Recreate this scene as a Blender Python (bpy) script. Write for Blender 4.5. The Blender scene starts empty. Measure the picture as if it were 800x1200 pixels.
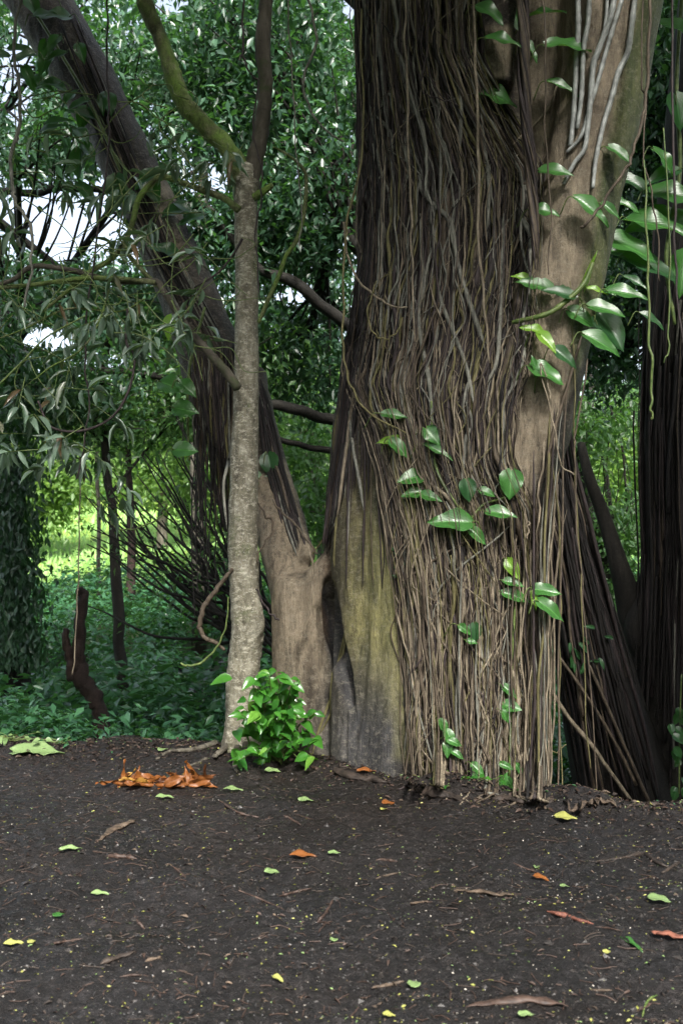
import bpy, math, random
import numpy as np
from mathutils import Vector
from mathutils.bvhtree import BVHTree

random.seed(7)
rng = np.random.default_rng(11)
C = bpy.context.scene.collection
R = math.radians
sc = bpy.context.scene

# ------------------------------------------------------------------ camera
F = 1152.0
CAM = np.array([0.0, 0.0, 1.55])
PITCH = math.atan(50 / F)
cp, sp = math.cos(PITCH), math.sin(PITCH)
cd = bpy.data.cameras.new('camera')
cam = bpy.data.objects.new('camera', cd)
C.objects.link(cam)
cam.location = CAM
cam.rotation_euler = (R(90) + PITCH, 0, 0)
cd.sensor_fit = 'VERTICAL'
cd.sensor_height = 36
cd.lens = 36 * F / 1200
cd.clip_start = 0.05
cd.clip_end = 2000
sc.camera = cam
cd.dof.use_dof = True
cd.dof.focus_distance = 7.0
cd.dof.aperture_fstop = 3.2


def pdir(px, py):
    """direction through a point of the 800x1200 photograph"""
    x, u = (px - 400) / F, -(py - 600) / F
    return np.array([x, cp - u * sp, sp + u * cp])


def at(px, py, Y):
    d = pdir(px, py)
    return CAM + d * (Y / d[1])


def proj(P):
    q = np.atleast_2d(P) - CAM
    f = q[:, 1] * cp + q[:, 2] * sp
    u = -q[:, 1] * sp + q[:, 2] * cp
    f = np.maximum(f, 1e-3)
    return 400 + F * q[:, 0] / f, 600 - F * u / f


# ------------------------------------------------------------------ noise
def _hash(i, j, k, s):
    n = (i * 374761393 + j * 668265263 + k * 2147483647 + s * 974711) & 0xFFFFFFFF
    n = ((n ^ (n >> 13)) * 1274126177) & 0xFFFFFFFF
    n = ((n ^ (n >> 16)) * 2246822519) & 0xFFFFFFFF
    return ((n ^ (n >> 15)) & 0xFFFFFF) / float(0xFFFFFF)


def vnoise(P, s=0):
    P = np.asarray(P, float)
    i = np.floor(P).astype(np.int64)
    f = P - i
    f = f * f * (3 - 2 * f)
    r = 0
    for a in (0, 1):
        for b in (0, 1):
            for c in (0, 1):
                w = (f[:, 0] if a else 1 - f[:, 0]) * (f[:, 1] if b else 1 - f[:, 1]) * (f[:, 2] if c else 1 - f[:, 2])
                r = r + w * _hash(i[:, 0] + a, i[:, 1] + b, i[:, 2] + c, s)
    return r * 2 - 1


def fbm(P, o=4, s=0):
    P = np.asarray(P, float)
    r, a = 0, 1.0
    for k in range(o):
        r = r + a * vnoise(P * (2 ** k) + 17.3 * k, s + k)
        a *= 0.5
    return r


def unit(v):
    return v / np.maximum(np.linalg.norm(v, axis=-1, keepdims=True), 1e-9)


# ------------------------------------------------------------------ meshes
class MB:
    def __init__(self):
        self.v, self.f, self.n = [], [], 0

    def add(self, V, Fc, mi=0, smooth=True):
        V = np.asarray(V, float)
        for q in (Fc if isinstance(Fc, list) else [Fc]):
            q = np.asarray(q, np.int64)
            if len(q):
                self.f.append((q + self.n, mi, smooth))
        self.v.append(V)
        self.n += len(V)

    def build(self, name, mats, parent=None, world=True):
        me = bpy.data.meshes.new(name)
        V = np.concatenate(self.v) if self.v else np.zeros((0, 3))
        if parent is not None and world:
            V = V - np.array(parent.matrix_world.translation if parent.parent is None else parent['origin'])
        me.vertices.add(len(V))
        me.vertices.foreach_set('co', V.ravel())
        idx = np.concatenate([q.ravel() for q, _, _ in self.f])
        tot = np.concatenate([np.full(len(q), q.shape[1]) for q, _, _ in self.f])
        st = np.concatenate([[0], np.cumsum(tot)[:-1]])
        me.loops.add(len(idx))
        me.loops.foreach_set('vertex_index', idx.astype(np.int32))
        me.polygons.add(len(tot))
        me.polygons.foreach_set('loop_start', st.astype(np.int32))
        me.polygons.foreach_set('material_index', np.concatenate([np.full(len(q), m) for q, m, _ in self.f]).astype(np.int32))
        me.polygons.foreach_set('use_smooth', np.concatenate([np.full(len(q), s) for q, _, s in self.f]))
        for m in (mats if isinstance(mats, (list, tuple)) else [mats]):
            me.materials.append(m)
        me.update(calc_edges=True)
        me.validate()
        o = bpy.data.objects.new(name, me)
        C.objects.link(o)
        if parent is not None:
            o.parent = parent
            o['origin'] = list(parent.location) if parent.parent is None and 'origin' not in parent else list(parent['origin'])
            del_origin.append(o)
        else:
            o['origin'] = [0.0, 0.0, 0.0]
            del_origin.append(o)
        return o

    # --- shapes
    def tube(self, P, r, k=8, mi=0, cap=True, rough=0.0, seed=0):
        P = np.asarray(P, float)
        n = len(P)
        r = np.broadcast_to(np.asarray(r, float), (n,))
        T = unit(np.gradient(P, axis=0))
        ref = np.array([0, 1.0, 0]) if abs(T[0][1]) < .8 else np.array([1.0, 0, 0])
        N = np.zeros_like(P)
        a = ref - T[0] * ref.dot(T[0])
        N[0] = a / np.linalg.norm(a)
        for i in range(1, n):
            a = N[i - 1] - T[i] * N[i - 1].dot(T[i])
            N[i] = a / max(np.linalg.norm(a), 1e-9)
        B = np.cross(T, N)
        th = np.arange(k) * 2 * np.pi / k
        rr = r[:, None] * np.ones(k)
        if rough:
            q = np.stack([np.cos(th)[None] * 1.3 + 0 * rr, np.sin(th)[None] * 1.3 + 0 * rr, np.arange(n)[:, None] * .6 + 0 * rr], -1).reshape(-1, 3)
            rr = rr * (1 + rough * fbm(q + seed * 9.1, 3, seed).reshape(n, k))
        V = (P[:, None] + rr[..., None] * (np.cos(th)[None, :, None] * N[:, None] + np.sin(th)[None, :, None] * B[:, None])).reshape(-1, 3)
        i, j = np.meshgrid(np.arange(n - 1), np.arange(k), indexing='ij')
        a = (i * k + j).ravel()
        b = (i * k + (j + 1) % k).ravel()
        q = np.stack([a, b, b + k, a + k], 1)
        fs = [q]
        if cap:
            V = np.concatenate([V, P[:1] - T[:1] * r[0] * .4, P[-1:] + T[-1:] * r[-1] * .6])
            m = n * k
            j = np.arange(k)
            fs.append(np.stack([(j + 1) % k, j, np.full(k, m)], 1))
            fs.append(np.stack([(n - 1) * k + j, (n - 1) * k + (j + 1) % k, np.full(k, m + 1)], 1))
        self.add(V, fs, mi)

    def leaves(self, pos, d, nrm, L, W, tpl, mi=0):
        pos = np.atleast_2d(pos)
        n = len(pos)
        d = unit(np.broadcast_to(d, (n, 3)))
        s = unit(np.cross(d, nrm))
        nn = np.cross(s, d)
        t, fcs = tpl
        t = np.array(t)
        L = np.broadcast_to(L, (n,))
        W = np.broadcast_to(W, (n,))
        V = pos[:, None] + (t[None, :, 0:1] * L[:, None, None]) * d[:, None] + (t[None, :, 1:2] * W[:, None, None]) * s[:, None] + (t[None, :, 2:3] * L[:, None, None]) * nn[:, None]
        off = np.arange(n) * len(t)
        self.add(V.reshape(-1, 3), [(off[:, None, None] + np.array(fc)[None]).reshape(-1, len(fc[0])) for fc in fcs], mi)


del_origin = []
KITE = ([(0, 0, 0), (.42, -.5, .07), (1, 0, -.08), (.42, .5, .07)], [[(0, 3, 2), (0, 2, 1)]])


def make_leaf(us, hw, fold=.12, droop=.2):
    """leaf template: midrib plus both edges, folded along the midrib and drooping"""
    P, Q, T = [], [], []
    for u, h in zip(us, hw):
        P += [(u, -h, fold * h - droop * u * u), (u, 0, -droop * u * u), (u, h, fold * h - droop * u * u)]
    for i in range(len(us) - 1):
        a = i * 3
        Q += [(a, a + 1, a + 4, a + 3), (a + 1, a + 2, a + 5, a + 4)]
    return (P, [Q])


OVATE = make_leaf([0, .12, .3, .5, .75, 1], [.02, .34, .5, .47, .28, .01], .3, .22)
LANCE = make_leaf([0, .2, .45, .7, 1], [.03, .38, .5, .35, .01], .3, .25)


def cat(P, n=8, closed=False):
    """Catmull-Rom through P"""
    P = np.asarray(P, float)
    if len(P) < 3:
        t = np.linspace(0, 1, n + 1)[:, None]
        return P[0] * (1 - t) + P[-1] * t
    Q = np.concatenate([2 * P[:1] - P[1:2], P, 2 * P[-1:] - P[-2:-1]])
    t = np.linspace(0, 1, n, endpoint=False)[:, None]
    out = []
    for i in range(1, len(Q) - 2):
        a, b, c, d = Q[i - 1], Q[i], Q[i + 1], Q[i + 2]
        out.append(.5 * (2 * b + (c - a) * t + (2 * a - 5 * b + 4 * c - d) * t ** 2 + (3 * b - a - 3 * c + d) * t ** 3))
    out.append(P[-1:])
    return np.concatenate(out)


def pxpath(pts, Y, n=8, wob=0.0, seed=0):
    """polyline of photo points (px, py, radius px[, depth]) -> world points and radii"""
    A = []
    for p in pts:
        y = p[3] if len(p) > 3 else Y
        w = at(p[0], p[1], y)
        A.append([*w, p[2] * y / F])
    A = cat(A, n)
    P, r = A[:, :3], np.maximum(A[:, 3], .0015)
    if wob:
        t = np.arange(len(P)) * .35
        o = np.stack([vnoise(np.stack([t, t * 0 + seed * 3.7, t * 0 + j], 1), seed) for j in range(3)], 1)
        P = P + o * wob
    return P, r


# ------------------------------------------------------------------ properties
def tag(o, label, cat_, group=None, kind=None):
    o['label'] = label
    o['category'] = cat_
    if group:
        o['group'] = group
    if kind:
        o['kind'] = kind
    return o


def thing(name, label, cat_, loc, group=None):
    o = bpy.data.objects.new(name, None)
    C.objects.link(o)
    o.location = [float(x) for x in loc]
    o.matrix_world.translation = o.location
    o.empty_display_size = .2
    return tag(o, label, cat_, group)


# ------------------------------------------------------------------ materials
def newmat(name):
    m = bpy.data.materials.new(name)
    m.use_nodes = True
    nt = m.node_tree
    b = nt.nodes['Principled BSDF']
    return m, nt, b


def nd(nt, typ, **kw):
    n = nt.nodes.new(typ)
    for k, v in kw.items():
        if hasattr(n, k):
            setattr(n, k, v)
        else:
            n.inputs[k].default_value = v
    return n


def ramp(nt, fac, stops):
    r = nt.nodes.new('ShaderNodeValToRGB')
    e = r.color_ramp.elements
    while len(e) < len(stops):
        e.new(.5)
    for el, (p, c) in zip(e, stops):
        el.position = p
        el.color = (*c, 1) if len(c) == 3 else c
    nt.links.new(fac, r.inputs['Fac'])
    return r.outputs['Color']


def mapped(nt, scale):
    tc = nt.nodes.new('ShaderNodeTexCoord')
    mp = nt.nodes.new('ShaderNodeMapping')
    mp.inputs['Scale'].default_value = scale
    nt.links.new(tc.outputs['Object'], mp.inputs['Vector'])
    return mp.outputs['Vector']


def noise(nt, vec, s, detail=6, rough=.6, dist=0.0):
    n = nd(nt, 'ShaderNodeTexNoise')
    n.inputs['Scale'].default_value = s
    n.inputs['Detail'].default_value = detail
    n.inputs['Roughness'].default_value = rough
    n.inputs['Distortion'].default_value = dist
    nt.links.new(vec, n.inputs['Vector'])
    return n.outputs['Fac']


def mix(nt, fac, a, b, mode='MIX'):
    m = nt.nodes.new('ShaderNodeMix')
    m.data_type = 'RGBA'
    m.blend_type = mode
    for s, v in ((0, fac), (6, a), (7, b)):
        if hasattr(v, 'links') or isinstance(v, bpy.types.NodeSocket):
            nt.links.new(v, m.inputs[s])
        elif s == 0:
            m.inputs[0].default_value = v
        else:
            m.inputs[s].default_value = (*v, 1)
    return m.outputs[2]


def bump(nt, b, h, strength=.5, dist=.02):
    n = nt.nodes.new('ShaderNodeBump')
    n.inputs['Strength'].default_value = strength
    n.inputs['Distance'].default_value = dist
    nt.links.new(h, n.inputs['Height'])
    nt.links.new(n.outputs['Normal'], b.inputs['Normal'])


def mul(nt, a, k):
    m = nt.nodes.new('ShaderNodeMath')
    m.operation = 'MULTIPLY'
    nt.links.new(a, m.inputs[0])
    if isinstance(k, (int, float)):
        m.inputs[1].default_value = k
    else:
        nt.links.new(k, m.inputs[1])
    return m.outputs[0]


def bark(name, dark, mid, light, scale=(6, 6, 1.5), moss=None, mossamt=0.0, rough=.8, bs=.6, bd=.02, attrs=False, fine=0.0):
    m, nt, b = newmat(name)
    v = mapped(nt, scale)
    n1 = noise(nt, v, 1.6, 8, .65, .4)
    col = ramp(nt, n1, [(.28, dark), (.5, mid), (.72, light)])
    v2 = mapped(nt, (1, 1, 1))
    sp_ = noise(nt, v2, 38, 4, .7)
    col = mix(nt, mul(nt, ramp(nt, sp_, [(.52, (0, 0, 0)), (.68, (1, 1, 1))]), .4), col, [c * .45 for c in dark])
    if moss:
        n2 = noise(nt, v2, 2.3, 7, .7, .3)
        f = ramp(nt, n2, [(.62 - mossamt * .3, (0, 0, 0)), (.75 - mossamt * .3, (1, 1, 1))])
        col = mix(nt, f, col, moss)
    if attrs:
        for an, c1, c2 in (('lichen', (.060, .066, .024), (.38, .345, .145)), ('wet', (.012, .013, .016), (.075, .072, .072)), ('scar', (.03, .016, .009), (.14, .07, .035)), ('bare', (.060, .046, .031), (.33, .27, .19)), ('moss', (.028, .045, .010), (.12, .13, .045))):
            at_ = nt.nodes.new('ShaderNodeAttribute')
            at_.attribute_name = an
            nn = noise(nt, mapped(nt, (1, 1, .32)), 6.5, 8, .68, .3)
            cc = ramp(nt, nn, [(.33, c1), (.66, c2)])
            nf = noise(nt, v2, 7, 6, .7)
            s_ = nt.nodes.new('ShaderNodeMath')
            s_.operation = 'MULTIPLY_ADD'
            nt.links.new(nf, s_.inputs[0])
            s_.inputs[1].default_value = 1.1
            s_.inputs[2].default_value = -.55
            ad = nt.nodes.new('ShaderNodeMath')
            ad.operation = 'ADD'
            ad.use_clamp = True
            nt.links.new(mul(nt, at_.outputs['Fac'], 1.25), ad.inputs[0])
            nt.links.new(mul(nt, s_.outputs[0], ramp(nt, at_.outputs['Fac'], [(.02, (0, 0, 0)), (.3, (1, 1, 1))])), ad.inputs[1])
            col = mix(nt, ad.outputs[0], col, cc)
    lite = (.27, .245, .185) if attrs else light
    if fine:
        f1 = noise(nt, mapped(nt, (1, 1, .22)), 26, 6, .75, .6)
        col = mix(nt, mul(nt, ramp(nt, f1, [(.50, (0, 0, 0)), (.66, (1, 1, 1))]), .62), col, [c * .55 for c in dark])
        f3 = noise(nt, mapped(nt, (1, 1, .5)), 75, 5, .8)
        col = mix(nt, mul(nt, ramp(nt, f3, [(.50, (0, 0, 0)), (.64, (1, 1, 1))]), .36), col, [c * .6 for c in dark])
        f4 = noise(nt, mapped(nt, (1, 1, 2.4)), 48, 4, .7)
        col = mix(nt, mul(nt, ramp(nt, f4, [(.60, (0, 0, 0)), (.68, (1, 1, 1))]), fine * 1.4), col, [min(.5, c * 1.5 + .04) for c in lite])
        f2 = noise(nt, mapped(nt, (1, 1, 1.8)), 19, 7, .8, .2)
        col = mix(nt, mul(nt, ramp(nt, f2, [(.52, (0, 0, 0)), (.60, (1, 1, 1))]), fine * 1.3), col, [min(.55, c * 1.35 + .03) for c in lite])
    nt.links.new(col, b.inputs['Base Color'])
    b.inputs['Roughness'].default_value = rough
    b.inputs['Specular IOR Level'].default_value = .35
    hb = noise(nt, v, 3.2, 10, .7, .5)
    if fine:
        ad2 = nt.nodes.new('ShaderNodeMath')
        ad2.operation = 'MULTIPLY_ADD'
        nt.links.new(f1, ad2.inputs[0])
        ad2.inputs[1].default_value = -.5
        nt.links.new(hb, ad2.inputs[2])
        ad3 = nt.nodes.new('ShaderNodeMath')
        ad3.operation = 'MULTIPLY_ADD'
        nt.links.new(f3, ad3.inputs[0])
        ad3.inputs[1].default_value = -.35
        nt.links.new(ad2.outputs[0], ad3.inputs[2])
        hb = ad3.outputs[0]
    bump(nt, b, hb, bs, bd)
    return m


def leafmat(name, dark, light, rough=.35, trans=.35, tcol=None, spec=.5, veins=False, extra=None):
    m, nt, b = newmat(name)
    g = nt.nodes.new('ShaderNodeNewGeometry')
    stops = [(0, dark), (.8, light)]
    if extra:
        stops = [(0, dark), (.55, light), (.93, light), (.97, extra)]
    col = ramp(nt, g.outputs['Random Per Island'], stops)
    n = noise(nt, mapped(nt, (1, 1, 1)), 9, 3)
    col = mix(nt, mul(nt, n, .5), col, dark)
    if veins:
        tc = nt.nodes.new('ShaderNodeUVMap')
        sx = nt.nodes.new('ShaderNodeSeparateXYZ')
        nt.links.new(tc.outputs['UV'], sx.inputs[0])
        mid = ramp(nt, sx.outputs['X'], [(.0, (1, 1, 1)), (.05, (0, 0, 0))])
        wv = nt.nodes.new('ShaderNodeMath')
        wv.operation = 'MULTIPLY_ADD'
        nt.links.new(sx.outputs['X'], wv.inputs[0])
        wv.inputs[1].default_value = -.55
        nt.links.new(sx.outputs['Y'], wv.inputs[2])
        s2 = nt.nodes.new('ShaderNodeMath')
        s2.operation = 'SINE'
        nt.links.new(mul(nt, wv.outputs[0], 58), s2.inputs[0])
        side = ramp(nt, s2.outputs[0], [(.9, (0, 0, 0)), (1, (1, 1, 1))])
        col = mix(nt, mul(nt, mid, .7), col, [min(1, c * 2.6 + .03) for c in light])
        col = mix(nt, mul(nt, side, .3), col, [min(1, c * 2.0 + .02) for c in light])
        bump(nt, b, s2.outputs[0], .09, .003)
    nt.links.new(col, b.inputs['Base Color'])
    b.inputs['Roughness'].default_value = rough
    b.inputs['Specular IOR Level'].default_value = spec
    if trans:
        t = nt.nodes.new('ShaderNodeBsdfTranslucent')
        tc_ = tcol or [min(1, c * 1.6) for c in light]
        t.inputs['Color'].default_value = (*tc_, 1)
        ms = nt.nodes.new('ShaderNodeMixShader')
        ms.inputs[0].default_value = trans
        out = nt.nodes['Material Output']
        nt.links.new(b.outputs[0], ms.inputs[1])
        nt.links.new(t.outputs[0], ms.inputs[2])
        nt.links.new(ms.outputs[0], out.inputs['Surface'])
    return m


def plain(name, a, b_, s=20, rough=.7, bs=.3, spec=.4):
    m, nt, b = newmat(name)
    n = noise(nt, mapped(nt, (1, 1, 1)), s, 5)
    nt.links.new(ramp(nt, n, [(.35, a), (.65, b_)]), b.inputs['Base Color'])
    b.inputs['Roughness'].default_value = rough
    b.inputs['Specular IOR Level'].default_value = spec
    bump(nt, b, n, bs, .006)
    return m


M = {}
M['bigbark'] = bark('fig bark', (.010, .0075, .006), (.028, .021, .016), (.07, .052, .036), (5, 5, .8), attrs=True, rough=.62, bs=.85, bd=.03, fine=.17)  # near-black base carries the dark of the gaps between roots
M['slimbark'] = bark('slim tree bark', (.070, .062, .045), (.19, .175, .125), (.38, .36, .29), (7, 7, 3.5), moss=(.10, .125, .045), mossamt=.25, bs=.7, bd=.012, fine=.5)
M['mossbark'] = bark('mossy bark', (.030, .032, .017), (.12, .135, .055), (.22, .23, .13), (8, 8, 4), moss=(.12, .20, .035), mossamt=.6, bs=.9, bd=.015, fine=.12)
M['darkbark'] = bark('dark forest bark', (.006, .0055, .0045), (.016, .014, .011), (.042, .037, .029), (5, 5, 1.0), fine=.12)
M['greybark'] = bark('grey forest bark', (.03, .026, .02), (.075, .066, .05), (.16, .145, .115), (5, 5, 1.2), moss=(.04, .06, .015), mossamt=.2)
M['snag'] = bark('rotting wood', (.008, .005, .004), (.022, .012, .009), (.05, .028, .02), (7, 7, 1.2), fine=.15)
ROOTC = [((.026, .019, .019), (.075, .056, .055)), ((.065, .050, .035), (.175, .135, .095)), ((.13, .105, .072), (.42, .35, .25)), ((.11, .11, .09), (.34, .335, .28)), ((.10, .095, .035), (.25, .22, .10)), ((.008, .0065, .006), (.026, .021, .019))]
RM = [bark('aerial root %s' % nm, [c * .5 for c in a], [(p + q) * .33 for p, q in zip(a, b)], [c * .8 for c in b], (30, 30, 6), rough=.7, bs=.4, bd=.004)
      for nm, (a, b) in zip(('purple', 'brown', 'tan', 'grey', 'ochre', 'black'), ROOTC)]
M['leaf_dark'] = leafmat('dark glossy foliage', (.016, .050, .030), (.062, .135, .072), .38, .28, (.07, .20, .03), .7)
M['leaf_mid'] = leafmat('green foliage', (.030, .080, .030), (.085, .17, .055), .38, .35, (.13, .30, .04), .5)
M['leaf_light'] = leafmat('sunlit foliage', (.06, .12, .035), (.15, .25, .075), .45, .45, (.30, .48, .10), .4)
M['leaf_under'] = leafmat('undergrowth foliage', (.022, .078, .038), (.066, .18, .078), .25, .3, (.10, .28, .05), .6)
M['leaf_lance'] = leafmat('narrow grey green leaves', (.07, .115, .085), (.19, .27, .20), .26, .3, (.12, .22, .05), .6, extra=(.16, .08, .04))
M['leaf_shrub'] = leafmat('glossy shrub leaves', (.022, .10, .018), (.065, .22, .028), .22, .3, (.16, .42, .04), .6, extra=(.17, .36, .05))
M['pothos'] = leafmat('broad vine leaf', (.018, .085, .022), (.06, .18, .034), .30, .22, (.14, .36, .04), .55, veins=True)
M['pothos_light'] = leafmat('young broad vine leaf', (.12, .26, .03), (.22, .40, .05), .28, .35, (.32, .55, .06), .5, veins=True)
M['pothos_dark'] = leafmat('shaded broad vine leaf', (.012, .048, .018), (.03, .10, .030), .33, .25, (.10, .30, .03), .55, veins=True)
M['vine_green'] = plain('green vine stem', (.05, .09, .02), (.13, .17, .05), 25, .5)
M['vine_silver'] = plain('silver vine stem', (.17, .18, .17), (.38, .395, .38), 14, .4)
M['rock'] = plain('wet rock', (.008, .009, .010), (.040, .042, .045), 6, .22, .6, .6)
M['orange'] = leafmat('orange dead leaf', (.05, .018, .009), (.24, .085, .020), .45, .15, (.36, .14, .03), .4, extra=(.44, .26, .05))
M['litter_green'] = leafmat('fallen green leaf', (.10, .17, .055), (.22, .31, .13), .45, .1, (.25, .35, .1), .4)
M['litter_yellow'] = leafmat('fallen yellow leaf', (.20, .21, .045), (.36, .36, .11), .5, .1, (.4, .4, .1), .4)
M['twig'] = plain('dead twig', (.022, .013, .010), (.065, .040, .030), 30, .6)
M['barkstrip'] = plain('bark strip', (.035, .025, .018), (.11, .078, .054), 25, .7)
M['redbark'] = plain('reddish bark strip', (.085, .030, .020), (.26, .10, .065), 25, .7)
M['log'] = plain('half buried root', (.014, .010, .008), (.05, .036, .028), 15, .7)

# ------------------------------------------------------------------ ground
EX = np.array([-60, -8, -2.9, -1.6, -.85, -.2, .15, .47, 1.2, 2.1, 5, 60])
EY = np.array([9.5, 8.7, 8.25, 8.1, 8.0, 7.55, 7.1, 6.75, 6.3, 6.05, 5.8, 5.5])


def sstep(t):
    t = np.clip(t, 0, 1)
    return t * t * (3 - 2 * t)


def gz(x, y, fine=True):
    x = np.asarray(x, float)
    y = np.asarray(y, float)
    d = y - np.interp(x, EX, EY)
    z = -1.45 * sstep((d + .15) / 3.4) ** .9
    z = z + .55 * sstep((x + .9) / 1.3) * sstep((d - .3) / 2)
    yf = np.interp(y, [0, 16, 40, 62, 120, 400], [0, 0, 2.0, 6.0, 20, 40])
    z = z + yf
    P = np.stack([x, y, 0 * x], -1).reshape(-1, 3)
    z = z + (.045 * fbm(P * .55, 3, 3)).reshape(x.shape) * np.clip(1 + y * .05, 1, 4)
    z = z + .05 * np.exp(-((d + .1) / .35) ** 2) * (1 + .8 * vnoise(P * 2.3, 9).reshape(x.shape))
    z = z + .035 * np.exp(-((d + .12) / .22) ** 2) * np.exp(-((x - .9) / .9) ** 2) * (1 + 1.3 * vnoise(P * 5.1, 19).reshape(x.shape))
    z = z + .026 * fbm(P * 1.9, 3, 63).reshape(x.shape) * (y < 9)
    z = z - .02 * np.exp(-((y - 4.6 - .1 * x) / .25) ** 2) - .025 * np.exp(-((y - 3.3) / .3) ** 2)
    if fine:
        near = np.clip((11 - y) / 2, 0, 1)
        z = z + near * (.014 * fbm(P * 4, 4, 21) + .010 * fbm(P * np.array([20, 26, 1]), 3, 33)).reshape(x.shape)
    return z


def gpt(px, py, lift=0.0):
    """where the photo's ray meets the ground"""
    d = pdir(px, py)
    t = 1.55 / max(-d[2], .02)
    for _ in range(12):
        P = CAM + d * t
        z = float(gz(np.array([P[0]]), np.array([P[1]]))[0])
        t = (z - CAM[2]) / d[2]
    P = CAM + d * t
    P[2] += lift
    return P


xs = np.concatenate([-np.geomspace(3.4, 160, 50)[::-1], np.arange(-3.3, 3.31, .017), np.geomspace(3.4, 160, 50)])
ys = np.concatenate([np.linspace(-40, 2.0, 40), np.arange(2.1, 9.2, .017), np.geomspace(9.25, 200, 110)])
gx, gy = np.meshgrid(xs, ys)
gzv = gz(gx, gy)
mb = MB()
nx, ny = len(xs), len(ys)
i, j = np.meshgrid(np.arange(ny - 1), np.arange(nx - 1), indexing='ij')
a = (i * nx + j).ravel()
mb.add(np.stack([gx, gy, gzv], -1).reshape(-1, 3), np.stack([a, a + 1, a + 1 + nx, a + nx], 1))


def ground_mat():
    m, nt, b = newmat('forest soil')
    v = mapped(nt, (1, 1, 1))
    n1 = noise(nt, v, 1.3, 6, .6)
    n2 = noise(nt, v, 26, 8, .75)
    n3 = noise(nt, v, 110, 4, .7)
    soil = ramp(nt, n2, [(.3, (.003, .0028, .003)), (.52, (.0072, .0068, .0070)), (.72, (.030, .028, .029))])
    brown = ramp(nt, n2, [(.3, (.006, .004, .003)), (.52, (.015, .010, .0075)), (.75, (.045, .031, .023))])
    tc = nt.nodes.new('ShaderNodeTexCoord')
    sx = nt.nodes.new('ShaderNodeSeparateXYZ')
    nt.links.new(tc.outputs['Object'], sx.inputs[0])

    def yr(a0, b0):
        mr = nt.nodes.new('ShaderNodeMapRange')
        mr.inputs['From Min'].default_value = a0
        mr.inputs['From Max'].default_value = b0
        nt.links.new(sx.outputs['Y'], mr.inputs['Value'])
        return mr.outputs[0]
    f = nt.nodes.new('ShaderNodeMath')
    f.operation = 'MULTIPLY_ADD'
    f.use_clamp = True
    nt.links.new(n1, f.inputs[0])
    f.inputs[1].default_value = 1.2
    nt.links.new(yr(4.5, 12), f.inputs[2])
    f2 = nt.nodes.new('ShaderNodeMath')
    f2.operation = 'SUBTRACT'
    f2.use_clamp = True
    nt.links.new(f.outputs[0], f2.inputs[0])
    f2.inputs[1].default_value = .42
    n4 = noise(nt, v, .9, 5, .65, .6)
    soil = mix(nt, ramp(nt, n4, [(.42, (0, 0, 0)), (.60, (.85, .85, .85))]), soil, mix(nt, 1.0, soil, (2.0, 1.95, 1.95), 'MULTIPLY'))
    col = mix(nt, f2.outputs[0], soil, brown)
    col = mix(nt, ramp(nt, n3, [(.62, (0, 0, 0)), (.72, (.7, .7, .7))]), col, (.06, .05, .045))
    forest = ramp(nt, n2, [(.3, (.008, .012, .006)), (.7, (.03, .045, .018))])
    col = mix(nt, yr(9, 12), col, forest)
    meadow = ramp(nt, n1, [(.3, (.13, .22, .035)), (.7, (.24, .34, .07))])
    col = mix(nt, yr(33, 38), col, meadow)
    nt.links.new(col, b.inputs['Base Color'])
    rr = ramp(nt, noise(nt, v, 3.1, 5), [(.35, (.33, .33, .33)), (.65, (.68, .68, .68))])
    nt.links.new(rr, b.inputs['Roughness'])
    b.inputs['Specular IOR Level'].default_value = .28
    h = nt.nodes.new('ShaderNodeMath')
    h.operation = 'MULTIPLY_ADD'
    nt.links.new(n3, h.inputs[0])
    h.inputs[1].default_value = .45
    nt.links.new(n2, h.inputs[2])
    bump(nt, b, h.outputs[0], .9, .02)
    return m


g = mb.build('ground', ground_mat())
g['kind'] = 'structure'

# stream water
mb = MB()
wx, wy = np.meshgrid(np.linspace(-9, 9, 60), np.linspace(11.5, 17.5, 40))
wz = -1.33 + .012 * fbm(np.stack([wx, wy, 0 * wx], -1).reshape(-1, 3) * 3, 3, 5).reshape(wx.shape)
i, j = np.meshgrid(np.arange(39), np.arange(59), indexing='ij')
a = (i * 60 + j).ravel()
mb.add(np.stack([wx, wy, wz], -1).reshape(-1, 3), np.stack([a, a + 1, a + 61, a + 60], 1))
m, nt, b = newmat('stream water')
b.inputs['Base Color'].default_value = (.012, .015, .015, 1)
b.inputs['Roughness'].default_value = .06
bump(nt, b, noise(nt, mapped(nt, (1, 2, 1)), 7, 4), .35, .03)
o = mb.build('stream', m)
o['kind'] = 'structure'


def rock_mb(c, s, seed):
    q = MB()
    n, k = 7, 10
    V, Q = [], []
    for a_ in range(n + 1):
        for b_ in range(k):
            t, p = math.pi * a_ / n, 2 * math.pi * b_ / k
            V.append((math.sin(t) * math.cos(p), math.sin(t) * math.sin(p), math.cos(t)))
    V = np.array(V)
    V = V * (1 + .35 * fbm(V * 1.1 + seed * 5.3, 3, seed))[:, None] * np.array([1.2, 1, .62]) * s + c
    for a_ in range(n):
        for b_ in range(k):
            Q.append((a_ * k + b_, a_ * k + (b_ + 1) % k, (a_ + 1) * k + (b_ + 1) % k, (a_ + 1) * k + b_))
    q.add(V, np.array(Q)[:, ::-1], smooth=False)
    return q


k = 0
for kk in range(26):
    px, py = random.uniform(205, 300), random.uniform(772, 862)
    P = gpt(px, py)
    s = random.uniform(.10, .26)
    o = rock_mb(P, s, kk).build('stream_rock', M['rock'])
    tag(o, 'dark wet rock in the shaded stream bed behind the slim tree', 'rock', 'wet rocks in the stream bed')

# ------------------------------------------------------------------ the big fig tree
BIG = thing('fig_tree', 'huge old fig tree wrapped in a curtain of hanging aerial roots', 'tree', (.75, 7.4, 0))


def sk_tube(q, pts, Y, n=6, k=20):
    P, r = pxpath(pts, Y, n)
    q.tube(P, r, k)


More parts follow.
